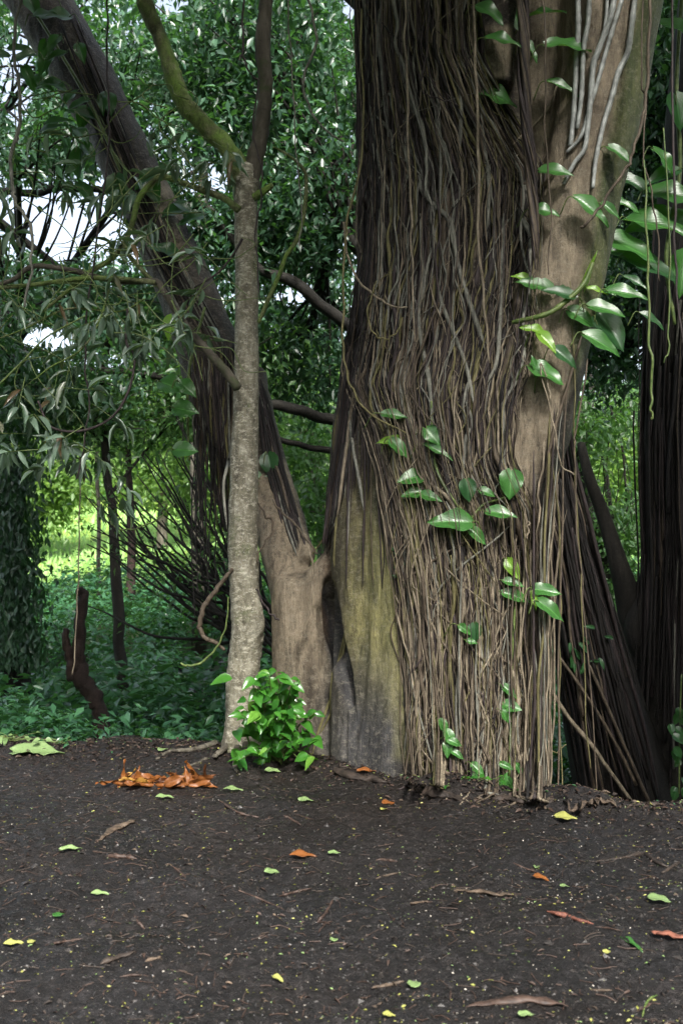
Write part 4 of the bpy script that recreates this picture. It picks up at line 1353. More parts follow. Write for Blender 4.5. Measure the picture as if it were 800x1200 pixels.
def forest_tree(name, label, trunk, blobs, per, ls, lmat, bmat, seed, limbs=True, holes=True, group=None, ratio=.42, rough=.12, extra=()):
    r_ = np.random.default_rng(seed)
    Pt, rt = pxpath(trunk, trunk[0][3] if len(trunk[0]) > 3 else 14, 8, .05, seed)
    b0 = Pt[0].copy()
    b0[2] = float(gz(b0[:1], b0[1:2])[0])
    t_ = thing(name, label, 'tree', b0, group)
    if Pt[0][2] > b0[2] - .2:
        e = Pt[0].copy()
        e[2] = b0[2] - .25
        Pt = np.concatenate([e[None], Pt])
        rt = np.concatenate([[rt[0] * 1.15], rt])
    q = MB()
    q.tube(Pt, rt, 14, rough=rough, seed=seed)
    q.build('trunk', M[bmat], t_)
    P, bl = crown_pts(r_, blobs, per, holes)
    q = MB()
    top = Pt[-1]
    if limbs:
        for c0, cl, _ in bl:
            src = Pt[int(len(Pt) * r_.uniform(.55, .95))]
            mid = (src + c0) / 2 + r_.normal(0, .3, 3)
            L_ = cat([src, mid, c0], 8)
            r0 = max(rt[-1] * .6, .03)
            q.tube(L_, np.linspace(r0, r0 * .35, len(L_)), 8, rough=.12, seed=seed)
            for e in cl[:: max(1, len(cl) // 14)]:
                s0 = L_[int(r_.integers(len(L_) // 3, len(L_)))]
                Q_ = cat([s0, (s0 + e) / 2 + r_.normal(0, .15, 3), e], 5)
                q.tube(Q_, np.linspace(r0 * .3, .008, len(Q_)), 5)
    for pts in extra:
        A, ra = pxpath(pts, pts[0][3], 8, .05, seed + 3)
        q.tube(A, ra, 8, rough=.12, seed=seed)
    if q.n:
        q.build('limbs', M[bmat], t_)
    q = MB()
    n = len(P)
    d = unit(r_.normal(0, 1, (n, 3)) + np.array([0, 0, -.45]))
    L = r_.uniform(.7, 1.3, n) * ls
    q.leaves(P, d, unit(r_.normal(0, .55, (n, 3)) + np.array([0, -.25, 1])), L, L * ratio * r_.uniform(.8, 1.2, n), KITE)
    q.build('crown', M[lmat], t_)
    return t_


DT = forest_tree('vine_draped_tree', 'dark vine draped trunk at the far left edge beside the bright clearing', [(14, 760, 17, 17), (14, 680, 15, 17), (10, 560, 15, 17), (2, 400, 15, 16.5), (-20, 200, 13, 16), (-30, 60, 10, 16)],
            [(60, 60, 14, 2.4, 1.5, 1.5, 90), (90, 350, 15, 2.2, 1.5, .55, 50), (20, 440, 14, 1.7, 1.4, .9, 60), (200, 130, 14, 1.6, 1.4, 1.5, 60), (20, 160, 13, 1.3, 1.2, .8, 30)], 60, .15, 'leaf_dark', 'darkbark', 1,
            extra=[[(10, 452, 6, 15.5), (70, 440, 5.4, 15), (130, 436, 5, 14.8), (200, 445, 4, 14.6), (250, 452, 3, 14.5)], [(0, 228, 5, 14), (40, 226, 4.4, 14), (100, 222, 4, 14), (160, 232, 3.4, 14)]])
q = MB()
rz = np.random.default_rng(15)
n = 4200
py = 480 + 300 * rz.uniform(0, 1, n) ** .9
px = np.interp(py, [480, 600, 780], [10, 14, 20]) + rz.normal(0, 17, n)
P = np.array([at(a_, b_, 16.55 + rz.normal(0, .18)) for a_, b_ in zip(px, py)])
q.leaves(P, unit(rz.normal(0, .4, (n, 3)) + [0, 0, -1]), unit(rz.normal(0, .5, (n, 3)) + [0, -1, .3]), rz.uniform(.10, .22, n), .06, KITE)
q.build('drape', M['leaf_dark'], DT)
forest_tree('forest_tree', 'thin dark leaning trunk rising from undergrowth before the bright clearing', [(143, 800, 7, 15), (140, 730, 6.6, 15), (134, 640, 5.8, 15), (127, 580, 5, 15), (120, 480, 4.4, 15), (130, 380, 3.6, 15)],
            [(150, 480, 15, 1.7, 1.2, .75, 42), (250, 440, 15, 1.2, 1.0, 1.2, 45), (60, 500, 15, 1.1, .9, .4, 14)], 60, .14, 'leaf_mid', 'darkbark', 2)
forest_tree('forest_tree', 'broad dark tree whose foliage fills the gap between slim tree and fig', [(470, 800, 26, 15), (468, 650, 24, 15), (460, 480, 22, 15), (450, 300, 20, 15), (440, 100, 16, 15)],
            [(345, 120, 14.5, 1.6, 1.5, 2.4, 130), (350, 270, 15, 1.5, 1.4, .9, 60), (360, 420, 16, 1.3, 1.2, .9, 70), (260, 270, 14.5, 1.1, 1.1, 1.2, 50), (540, 100, 15, 2, 1.5, 2, 40), (690, 340, 15, 1.5, 1.2, 2.0, 40), (280, 20, 14, 1.5, 1.4, 1.2, 50)], 60, .15, 'leaf_dark', 'darkbark', 3,
            extra=[[(450, 510, 8, 14.6), (400, 492, 7, 14.3), (350, 482, 6.4, 14), (300, 468, 5.6, 14), (250, 450, 4.4, 14)], [(450, 560, 5, 14.6), (395, 528, 4.2, 14.4), (340, 520, 3.4, 14.2), (300, 505, 3, 14)], [(455, 440, 8, 14.6), (400, 375, 7.4, 14.2), (350, 335, 6.6, 14), (300, 310, 5.4, 14), (240, 245, 4.6, 14), (180, 240, 3.6, 14)]])
forest_tree('forest_tree', 'slender tree in lighter foliage seen through the fork of the fig', [(372, 760, 6, 22), (375, 640, 5.4, 22), (370, 540, 5, 22), (350, 420, 4, 22)],
            [(350, 520, 21, 1.3, 1.3, 1.0, 60), (370, 590, 20, .9, 1.2, .9, 40), (320, 450, 22, 1.2, 1.2, .9, 40)], 55, .17, 'leaf_mid', 'greybark', 4)
forest_tree('forest_tree', 'reddish thin trunk far back against the bright clearing', [(155, 690, 5.5, 27), (154, 620, 4.6, 27), (152, 560, 4, 27), (150, 470, 3.4, 27)], [(180, 490, 27, 2.2, 1.6, 1.0, 45)], 50, .22, 'leaf_light', 'snag', 5)
forest_tree('forest_tree', 'pale pole thin trunk far back at the left of the bright clearing', [(116, 690, 2.6, 30), (116, 600, 2.4, 30), (115, 520, 2.2, 30), (113, 440, 1.8, 30)], [(90, 480, 30, 2.4, 1.6, 1.1, 40)], 50, .22, 'leaf_light', 'greybark', 6)
forest_tree('forest_tree', 'light green tree glimpsed right of the fig between dark trunks', [(722, 800, 8, 20), (705, 650, 7, 20), (680, 560, 6, 20), (690, 470, 5, 20), (700, 380, 4, 20)],
            [(690, 500, 19, .9, 1.0, .75, 40), (735, 620, 20, .7, 1.0, .6, 30), (680, 620, 20, .6, .8, .9, 30), (740, 480, 20, .8, .9, .7, 22), (720, 690, 20, .9, .9, .5, 34)], 50, .16, 'leaf_mid', 'darkbark', 7,
            extra=[[(710, 660, 5, 19.8), (690, 590, 4, 19.6), (675, 520, 3, 19.5)]])
forest_tree('forest_tree', 'dark dense tree above the big leaves at the right edge', [(860, 860, 26, 12.5), (850, 600, 22, 12.5), (850, 300, 20, 12.5), (840, 60, 16, 12.5)],
            [(780, 60, 12, .9, 1.0, 1.4, 80), (800, 200, 12.5, .8, 1, .9, 50), (760, 330, 12.5, .7, .9, .7, 40), (740, 180, 13, .7, .9, 1.2, 40), (720, 420, 13, .5, .8, .5, 22)], 60, .14, 'leaf_dark', 'darkbark', 8)

forest_tree('forest_tree', 'paler tall tree behind the dark canopy at the upper left', [(235, 720, 8, 24), (232, 560, 7.6, 24), (236, 300, 7, 24), (240, 60, 5, 24)],
            [(60, 130, 23, 3, 2, 2.2, 90), (180, 60, 24, 3, 2, 2.6, 90), (330, 120, 24, 2.8, 2, 3, 130), (340, 330, 24, 2.2, 2, 2, 90), (60, 360, 23, 2.8, 2, 1.2, 80), (200, 380, 24, 2.2, 2, 1.6, 80), (400, 60, 23, 1.6, 1.6, 2, 60)], 60, .24, 'leaf_dark', 'greybark', 9)
forest_tree('forest_tree', 'paler tree behind the foliage at the upper right edge', [(790, 720, 8, 22), (788, 500, 7, 22), (780, 250, 6, 22), (775, 60, 4, 22)],
            [(770, 100, 22, 2, 2, 2.4, 90), (760, 280, 22, 1.8, 1.6, 1.6, 60), (720, 380, 22, 1.4, 1.6, 1.0, 40), (640, 60, 23, 1.6, 1.6, 2, 40)], 60, .24, 'leaf_mid', 'greybark', 10)

# arching many stemmed thicket in front of the stream
AS = thing('arching_thicket', 'thicket of thin dark arching bare stems left of the leaning limb', 'shrub', at(285, 780, 12.5))
q = MB()
lf = MB()
ra = np.random.default_rng(31)
for k in range(46):
    b0 = np.array([rx_ := ra.uniform(265, 335), ra.uniform(700, 770)])
    ex, ey = ra.uniform(95, 270), 0
    ey = np.interp(ex, [95, 180, 270], [590, 520, 470]) + ra.normal(0, 28) + (70 * ra.random())
    mid = ((b0 + [ex, ey]) / 2) + np.array([ra.normal(10, 8), ra.normal(18, 10)])
    Yv = ra.uniform(11.5, 13.5)
    A, rr = pxpath([(b0[0], b0[1], 2.4, Yv), (mid[0], mid[1], 1.8, Yv), (ex, ey, .7, Yv + ra.normal(0, .4))], Yv, 10, .06, k)
    q.tube(A, rr, 6)
    for l in range(16):
        c = A[int(ra.integers(len(A) // 3, len(A)))] + ra.normal(0, .12, 3)
        lf.leaves(c[None], unit(ra.normal(0, 1, (1, 3)) + [0, 0, -.3]), unit(ra.normal(0, .5, (1, 3)) + [0, -.2, 1]), ra.uniform(.07, .14), .045, KITE)
q.build('stems', M['darkbark'], AS)
lf.build('foliage', M['leaf_mid'], AS)

# dark second fig at the right
DF = thing('dark_fig_tree', 'dark second fig with leaning root draped trunks in the right hand shade', 'tree', (3.1, 9.6, -.9))
q = MB()
sk_tube(q, [(800, 1150, 80, 9.6), (792, 960, 58, 9.6), (790, 800, 46), (792, 650, 40), (792, 500, 42), (800, 380, 44), (815, 250, 46), (830, 100, 46), (850, -100, 44)], 9.6, 8, 24)
sk_tube(q, [(760, 1150, 70, 9.5), (735, 960, 58, 9.4), (706, 830, 48, 9.3), (682, 720, 38, 9.2), (662, 630, 30, 9.1), (645, 550, 24, 9.0), (625, 440, 22, 8.9), (600, 300, 20, 8.8)], 9.3, 8, 24)
sk_tube(q, [(775, 1150, 60, 9.9), (765, 900, 38, 9.8), (755, 790, 26, 9.7), (742, 725, 18, 9.6), (724, 660, 11, 9.5), (705, 600, 8, 9.5), (690, 560, 6.5, 9.5), (680, 520, 5, 9.6)], 9.6, 8, 18)
sk_tube(q, [(770, 780, 22, 9.6), (745, 742, 14, 9.5), (752, 700, 12, 9.5), (770, 660, 14, 9.6)], 9.6, 8, 14)
q.build('trunk', M['darkbark'], DF)
rest = MB()
rd = np.random.default_rng(41)
nd_ = 0
lines = []
for k in range(330):
    f = rd.uniform(-1, 1)
    w = rd.random()
    if w < .6:
        cx, cy, hw, yb = [735, 706, 682, 662, 645, 628], [960, 830, 720, 630, 550, 450], [58, 48, 38, 30, 24, 22], [9.4, 9.3, 9.2, 9.1, 9.0, 8.9]
    else:
        cx, cy, hw, yb = [792, 790, 792, 792, 800, 815], [960, 800, 650, 500, 380, 250], [58, 46, 40, 42, 44, 46], [9.6] * 6
    t = np.linspace(rd.uniform(0, .5), rd.uniform(.6, 1), 20)
    s_ = np.linspace(0, 1, 6)
    X = np.interp(t, s_, cx) + (f + rd.normal(0, .25) * (t - t[0])) * .98 * np.interp(t, s_, hw) + 5 * vnoise(np.stack([t * 6, t * 0 + k * 1.7, t * 0], 1), 45)
    Yp = np.interp(t, s_, cy)
    dep = np.interp(t, s_, yb) - np.sqrt(max(0, 1 - f * f)) * np.interp(t, s_, hw) * 9.4 / F - .01 - abs(rd.normal(0, .06))
    P = np.array([at(x, y, d_) for x, y, d_ in zip(X, Yp, dep)])
    lines.append((P, np.full(20, rd.choice([rd.uniform(.5, 1.2), rd.uniform(1, 2.4)]) * 9.4 / F), rd.choice([0, 1, 5, 3], p=[.22, .08, .68, .02])))  # mostly black picks put this tree's deep shade into the colour
for pts, mi in (([(640, 800, 2), (665, 840, 2.6), (690, 870, 2.6), (715, 905, 2.2), (740, 940, 2)], 2), ([(655, 770, 2), (690, 820, 2), (720, 870, 2), (745, 920, 2)], 1), ([(690, 780, 1.8), (712, 830, 2), (738, 890, 2), (760, 940, 2)], 1)):
    A = cat(pts, 6)
    lines.append((np.array([at(x, y, 8.75) for x, y in A[:, :2]]), A[:, 2] * 8.75 / F, mi))
lines.sort(key=lambda l: -l[1].mean())
for k, (P, r, mi) in enumerate(lines):
    if k < 40:
        q = MB()
        q.tube(P, r, 7, rough=.15, seed=k % 5)
        q.build('aerial_root', RM[mi], DF)
    else:
        rest.tube(P, r, 6, mi, rough=.15, seed=k % 5)
o = rest.build('aerial_roots', RM, DF)
o['kind'] = 'stuff'
q = MB()
pc = np.repeat(np.stack([rd.uniform(2, 9, 90), rd.uniform(8.5, 13, 90), rd.uniform(8.6, 11.5, 90)], 1), 60, 0)
pc = pc + rd.normal(0, .5, pc.shape)
q.leaves(pc, unit(rd.normal(0, 1, pc.shape)), unit(rd.normal(0, .5, pc.shape) + [0, 0, 1]), rd.uniform(.12, .2, len(pc)), .08, KITE)
q.build('crown', M['leaf_dark'], DF)

# broken snag
SN = thing('broken_snag', 'short broken rotting snag leaning out of the ferny undergrowth', 'dead tree', at(122, 900, 11))
q = MB()
P, r = pxpath([(126, 960, 10), (122, 890, 9), (118, 850, 9), (114, 826, 9), (104, 806, 9.5), (94, 788, 9), (92, 760, 7), (94, 725, 6.4), (96, 700, 6), (97, 690, 4.4)], 11, 8, .02, 3)
q.tube(P, r, 12, rough=.28, seed=3)
q.build('trunk', M['snag'], SN)
q = MB()
P, r = pxpath([(88, 795, 7), (82, 775, 6), (79, 755, 5), (78, 738, 3.4)], 11, 8, .02, 4)
q.tube(P, r, 10, rough=.25, seed=4)
q.build('broken_branch', M['snag'], SN)

# far woods and hillside trees
rf = np.random.default_rng(51)
fl = [('tall tree behind the meadow at the far left of the view', -120, 36), ('rounded tree beyond the left end of the bright meadow', 25, 44), ('spreading tree behind the bright meadow under the leaning limb', 190, 46), ('tree beyond the meadow just left of the slim tree', 265, 38), ('tree far behind the fork of the fig', 345, 40), ('tree far behind the gap between trunk and stump', 410, 46), ('far tree hidden mostly by the root covered trunk', 520, 44), ('far pale tree in the gap right of the fig', 665, 42), ('far pale tree beside the dark right hand trunk', 735, 47), ('far tree behind the dark right hand trunk', 850, 40)]
for k, (lb, px, Y) in enumerate(fl):
    b0 = at(px, 600, Y)
    z0 = float(gz(b0[:1], b0[1:2])[0])
    h = rf.uniform(7, 9.5) if px not in (25, 665, 735) else 6.5
    t_ = thing('hillside_tree', lb, 'tree', (b0[0], Y, z0), 'trees beyond the meadow')
    q = MB()
    P = cat([(b0[0], Y, z0 - .3), (b0[0] + rf.normal(0, .3), Y, z0 + h * .4), (b0[0] + rf.normal(0, .5), Y, z0 + h * .8)], 6)
    q.tube(P, np.linspace(.28, .1, len(P)), 10, rough=.1)
    q.build('trunk', M['greybark'], t_)
    ncl = 130
    v = unit(rf.normal(0, 1, (ncl, 3))) * rf.uniform(.2, 1, (ncl, 1)) ** .5
    cl = np.array([b0[0], Y, z0 + h * .62]) + v * np.array([3.2, 2.6, h * .42])
    p = np.repeat(cl, 50, 0) + rf.normal(0, .42, (ncl * 50, 3))
    q = MB()
    n = len(p)
    L = rf.uniform(.25, .42, n)
    q.leaves(p, unit(rf.normal(0, 1, (n, 3)) + [0, 0, -.4]), unit(rf.normal(0, .5, (n, 3)) + [0, -.2, 1]), L, L * .5, KITE)
    q.build('crown', M['leaf_light' if px in (665, 735, 25, 190, 265, 345, 410) else 'leaf_mid'], t_)
# far woods as one mass
q = MB()
n = 26000
ang = rf.uniform(-.75, .75, n)
rad = rf.uniform(62, 85, n)
x, y = np.sin(ang) * rad, np.cos(ang) * rad
z = gz(x, y, False)
hh = 6 + 3 * vnoise(np.stack([ang * 16, rad * .1, 0 * ang], 1), 7)
pz = z + rf.uniform(0, 1, n) ** .7 * hh
L = rf.uniform(.6, 1.1, n)
q.leaves(np.stack([x, y, pz], 1), unit(rf.normal(0, 1, (n, 3)) + [0, 0, -.4]), unit(rf.normal(0, .5, (n, 3)) + [0, -.4, 1]), L, L * .6, KITE)
o = q.build('far_woods', M['leaf_mid'])
o['kind'] = 'stuff'
o['label'] = 'distant wooded hillside closing off the view'

# unseen woods added behind and beside the camera to cut the light
q = MB()
rw = np.random.default_rng(66)
n = 30000
az = rw.uniform(R(70), R(300), n)
rad = rw.uniform(11, 15, n)
gap = np.exp(-((az - R(222)) / R(20)) ** 2)
hh = 7.5 + 2 * vnoise(np.stack([az * 7, 0 * az, 0 * az], 1), 4) - 1.5 * gap
x, y = np.sin(az) * rad, 3 + np.cos(az) * rad
pz = rw.uniform(0, 1, n) * hh
kp = ~((y > 2) & (np.abs(x) < 9.5))
nr = 9000  # added foliage mass out of view, shading the right side
x = np.concatenate([x[kp], rw.uniform(3.7, 7, nr)])
y = np.concatenate([y[kp], rw.uniform(2.2, 7, nr)])
pz = np.concatenate([pz[kp], rw.uniform(0, 6.5, nr)])
kp = np.ones(len(x), bool)
n = kp.sum()
L = rw.uniform(.35, .6, n)
q.leaves(np.stack([x, y, pz], 1)[kp], unit(rw.normal(0, 1, (n, 3)) + [0, 0, -.4]), unit(rw.normal(0, .6, (n, 3)) + [0, 0, .6]), L, L * .6, KITE)
o = q.build('light_blocking_woods', M['leaf_dark'])
o['kind'] = 'stuff'
o['label'] = 'unseen woods added round the clearing to block light'

# undergrowth on the slope
q = MB()
ru = np.random.default_rng(61)
n = 7500
yy = 8.6 + 26 * ru.uniform(0, 1, n) ** 1.25
xx = ru.uniform(-1, 1, n) * (1.5 + yy * .52)
keep = (yy > np.interp(xx, EX, EY) + .35)
sx_, sy_ = proj(np.stack([xx, yy, gz(xx, yy, False)], 1))
keep &= ~((sx_ > 208) & (sx_ < 300) & (sy_ > 775) & (sy_ < 862) & (yy > 9.5))
keep &= ~((xx > .1) & (yy < 9.8) & (xx < 4))
xx, yy = xx[keep], yy[keep]
zz = gz(xx, yy, False)
n = len(xx)
hp = ru.uniform(.3, 1.0, n) * np.clip(.75 + (yy - 8.5) * .12, .75, 1.7) * (.8 + .5 * vnoise(np.stack([xx * .6, yy * .6, 0 * xx], 1), 8)) * np.where(sx_[keep] > 640, .7, 1)
per = 15
bx, by, bz = (np.repeat(a_, per) for a_ in (xx, yy, zz + hp))
az = ru.uniform(0, 2 * np.pi, n * per)
rad = ru.uniform(.02, .34, n * per)
pos = np.stack([bx + np.cos(az) * rad, by + np.sin(az) * rad, bz - ru.uniform(0, .45, n * per)], 1)
d = np.stack([np.cos(az), np.sin(az), ru.normal(-.2, .35, n * per)], 1)
L = ru.uniform(.13, .27, n * per) * np.clip(.55 + (by - 8.5) * .12, .55, 1.1)
q.leaves(pos, unit(d), unit(ru.normal(0, .35, (n * per, 3)) + [0, 0, 1]), L, L * .45, KITE)
o = q.build('undergrowth', M['leaf_under'])
o['kind'] = 'stuff'
o['label'] = 'dense ferny undergrowth covering the stream bank'

# meadow grass
q = MB()
n = 16000
yy = ru.uniform(33, 60, n)
xx = ru.uniform(-1, 1, n) * yy * .5
pos = np.stack([xx, yy, gz(xx, yy, False) - .02], 1)
L = ru.uniform(.25, .6, n)
q.leaves(pos, unit(ru.normal(0, .35, (n, 3)) + [0, 0, 1]), unit(ru.normal(0, 1, (n, 3)) * [1, 1, .1]), L, L * .3, KITE)
o = q.build('meadow_grass', leafmat('meadow grass', (.26, .45, .15), (.44, .64, .27), .5, .45, (.5, .75, .28)))
o['kind'] = 'stuff'
o['label'] = 'bright tall meadow grass beyond the trees'

# ------------------------------------------------------------------ things lying on the clearing
def gnormal(P):
    e = .05
    z = gz(np.array([P[0] - e, P[0] + e, P[0], P[0]]), np.array([P[1], P[1], P[1] - e, P[1] + e]), False)
    return unit(np.array([-(z[1] - z[0]) / (2 * e), -(z[3] - z[2]) / (2 * e), 1]))


def flat_leaf(label, px, py, w, ang, wr, mat, curl=.12, name='fallen_leaf', lobed=0):
    P = gpt(px, py)
    sc_ = math.hypot(P[0], P[1]) / F
    L = w * sc_
    a_ = R(ang)
    d = np.array([math.cos(a_), math.sin(a_), .02])
    nrm = unit(gnormal(P) + np.array([.05, -.10, 0]))
    V, Q, UV = broad_leaf(P - d * L * .5 + np.array([0, 0, .014]), d, nrm, L, L * wr, curl, .7, px, lobed)
    q = MB()
    q.add(V, Q)
    o = q.build(name, M[mat])
    add_uv(o, UV)
    m_ = o.modifiers.new('thickness', 'SOLIDIFY')
    m_.thickness = .0012
    return tag(o, label, 'leaf')


flat_leaf('large pale green lobed leaf flat on the left brink', 46, 882, 56, 5, .75, 'litter_green', .08, 'fallen_leaf', .9)
flat_leaf('small pale leaf standing beside the slim tree roots', 192, 880, 16, 70, .7, 'litter_green', .1)
flat_leaf('long oval green leaf right of the orange dead frond', 274, 927, 22, 0, .75, 'litter_green', .1)
flat_leaf('narrow green leaf in front of the orange dead frond', 194, 936, 20, 15, .5, 'litter_green', .1)
flat_leaf('green leaf lying in the middle of the clearing left of the buttress', 360, 939, 20, 30, .7, 'litter_green', .2)
flat_leaf('pale green leaf lying left of the centre of the clearing', 320, 1024, 18, 20, .8, 'litter_green', .2)
flat_leaf('orange leaf lying near the centre of the clearing', 356, 1005, 30, 0, .5, 'orange', .1)
flat_leaf('dark green leaf just right of the centre orange leaf', 392, 1002, 14, 10, .6, 'litter_green', .1)
flat_leaf('orange leaf with yellow edge before the hanging roots', 456, 943, 16, 25, .9, 'orange', .15)
flat_leaf('greenish yellow leaf near the right brink', 663, 960, 24, -10, .8, 'litter_yellow', .1)
flat_leaf('upright bright green leaf beside the orange curled leaf at right', 628, 1018, 14, 75, .5, 'litter_green', .2)
flat_leaf('curled orange leaf right of centre on the dark soil', 634, 1031, 18, -25, .6, 'orange', .2)
flat_leaf('small pale green leaf below the curled orange leaf', 662, 1041, 12, 20, .7, 'litter_green', .2)
flat_leaf('round light green leaf near the right edge of the clearing', 773, 1057, 24, -20, 1.0, 'litter_green', .1)
flat_leaf('narrow dark green leaf pointing down at lower right', 740, 1110, 34, -65, .22, 'pothos', .1)
flat_leaf('small pale yellow leaf in the lower right soil', 711, 1119, 10, 30, .8, 'litter_yellow', .1)
flat_leaf('green leaf with a stalk near the lower middle edge', 485, 1156, 22, 80, .7, 'litter_green', .15)
flat_leaf('pale green leaf at the very bottom right of centre', 617, 1193, 18, 10, .7, 'litter_green', .1)
flat_leaf('yellow green leaf at the lower left edge', 18, 1109, 22, 15, .45, 'litter_yellow', .1)
flat_leaf('small yellow leaf beside the lower left one', 38, 1107, 10, 60, .8, 'litter_yellow', .1)
flat_leaf('dull green leaf on the left of the clearing', 118, 1050, 20, 5, .45, 'litter_green', .1)
flat_leaf('dark green leaf low on the left of the clearing', 70, 1075, 14, 60, .9, 'pothos', .1)
flat_leaf('long green leaf on the left below the bark strip', 84, 997, 24, 25, .35, 'litter_green', .1)
flat_leaf('yellow green shred lying at the bottom left of centre', 326, 1150, 16, -40, .5, 'litter_yellow', .2)
flat_leaf('pale green leaf at the lower right of the middle', 392, 1104, 12, 70, .8, 'litter_green', .2)
flat_leaf('yellow leaf at the foot of the yellow buttress', 450, 950, 12, 60, .6, 'litter_yellow', .2)
flat_leaf('yellowish leaf at the bottom edge of the photo', 456, 1193, 14, 0, .8, 'litter_yellow', .2)
flat_leaf('light green leaf before the shrub', 320, 905, 18, 0, .6, 'litter_green', .1)
flat_leaf('brownish fallen leaf just left of the fig roots', 430, 905, 22, 10, .5, 'orange', .1)


def stick(label, pts, mat, name='fallen_twig', cat_='twig', lift=.4, k=7, flat=None, rough=.2):
    A = cat(pts, 6)
    P = np.array([gpt(x, y) for x, y, _ in A])
    r = A[:, 2] * np.hypot(P[:, 0], P[:, 1]) / F
    t_ = np.linspace(0, 1, len(r))
    r = r * np.clip(np.minimum(t_, 1 - t_) * 6 + .2, .2, 1) * (1 + .35 * vnoise(np.stack([t_ * 9, t_ * 0 + pts[0][0], t_ * 0], 1), 5))
    P[:, 2] += r * lift
    q = MB()
    q.tube(P, r, k, rough=rough, seed=int(pts[0][0]) % 9)
    if flat:
        V = q.v[0]
        zc = gz(V[:, 0], V[:, 1], False)
        V[:, 2] = zc + .006 + (V[:, 2] - zc) * flat + .006 * vnoise(V * 30, 3)
    o = q.build(name, M[mat] if isinstance(mat, str) else mat)
    return tag(o, label, cat_)


for lb, pts, mt in [
    ('thick short reddish twig on the left of the clearing', [(124, 1004, 2.4), (142, 1005, 2.8), (161, 1007, 2.6)], 'twig'),
    ('crossed long thin twig left of centre', [(272, 1041, 1), (300, 1052, 1.3), (340, 1070, 1)], 'twig'),
    ('thin twig lying beside the crossed long twig', [(325, 1051, 1), (345, 1046, 1.3), (366, 1041, 1.2)], 'twig'),
    ('short dark twig right of the left bark strip', [(198, 1012, 1), (208, 1020, 1.4), (218, 1029, 1.2)], 'twig'),
    ('dark forked twig in the lower middle', [(371, 1082, 1.6), (382, 1070, 2), (390, 1054, 1.2)], 'twig'),
    ('twig lying below the shrub at the brink', [(334, 888, 2), (355, 896, 2.2), (380, 905, 2), (410, 910, 1.6)], 'twig'),
    ('long dark twig left of the shrub leaf', [(255, 937, 1), (280, 953, 1.6), (312, 960, 1.2)], 'twig'),
    ('short twig left of centre under the brink', [(330, 955, 1.2), (342, 961, 1.5), (354, 968, 1)], 'twig'),
    ('short brown twig standing out at lower left', [(157, 1073, 1.2), (163, 1082, 1.8), (170, 1089, 1.2)], 'twig'),
    ('long thin dark twig lower left', [(52, 1108, 1), (75, 1104, 1.3), (100, 1100, .9)], 'twig'),
    ('peeling twig at the lower middle', [(435, 1158, 1.8), (455, 1155, 2.2), (474, 1150, 1.4)], 'barkstrip'),
    ('dark broken stick with pale split wood at right', [(640, 1068, 1.8), (660, 1074, 2.6), (680, 1080, 2.8), (695, 1083, 1.8)], 'redbark'),
    ('thin twig pointing from the broken stick at right', [(696, 1086, .8), (712, 1088, 1), (728, 1091, .7)], 'twig'),
    ('curved surface root crossing the upper right soil', [(690, 1010, 1.6), (720, 1008, 2.2), (752, 1002, 2.2), (770, 1012, 1.8), (792, 1020, 1.6)], 'log'),
    ('forked dark twig at the right edge', [(772, 1026, 1.6), (784, 1018, 2), (796, 1010, 2)], 'log'),
    ('dark twig above the curled orange leaf', [(600, 1011, 1), (615, 1018, 1.4), (628, 1022, 1)], 'twig'),
    ('fine tan twig in the right of centre', [(475, 1060, 1), (490, 1058, 1.2), (502, 1056, .8)], 'barkstrip'),
    ('thin pale twig right of the middle', [(440, 1030, 1), (455, 1026, 1.2), (472, 1022, .8)], 'barkstrip'),
    ('green stalk curving at the bottom right', [(752, 1192, 1), (755, 1180, 1.2), (760, 1172, 1.2), (770, 1166, 1)], 'vine_green'),
    ('thin tan twig at the bottom right', [(690, 1160, 1), (705, 1161, 1.2), (720, 1161, .8)], 'barkstrip'),
    ('dark twig in the middle right under the hanging roots', [(440, 1008, 1.2), (455, 1009, 1.6), (466, 1010, 1)], 'twig'),
    ('twig lying straight at the bottom left of centre', [(140, 1145, 1), (158, 1143, 1.2), (175, 1144, .8)], 'twig'),
    ('short pale twig lower left of centre', [(170, 1127, 1.6), (182, 1124, 2), (190, 1122, 1.2)], 'barkstrip'),
]:
    stick(lb, pts, mt)
for lb, pts, mt in [
    ('pale fibrous bark strip on the left of the clearing', [(112, 988, 2.6), (130, 975, 4.6), (150, 965, 4.6), (160, 961, 2)], 'barkstrip'),
    ('long pale bark strip right of the centre', [(520, 1041, 2.4), (550, 1046, 4), (580, 1050, 4), (606, 1051, 2)], 'barkstrip'),
    ('reddish bark strip cut by the right edge', [(762, 1098, 3), (782, 1101, 5), (812, 1104, 5)], 'redbark'),
    ('brown bark flake lower left of centre', [(118, 1133, 3), (140, 1122, 5), (162, 1114, 3)], 'log'),
]:
    o = stick(lb, pts, mt, 'bark_strip', 'bark strip', .15, 8, .35, .4)
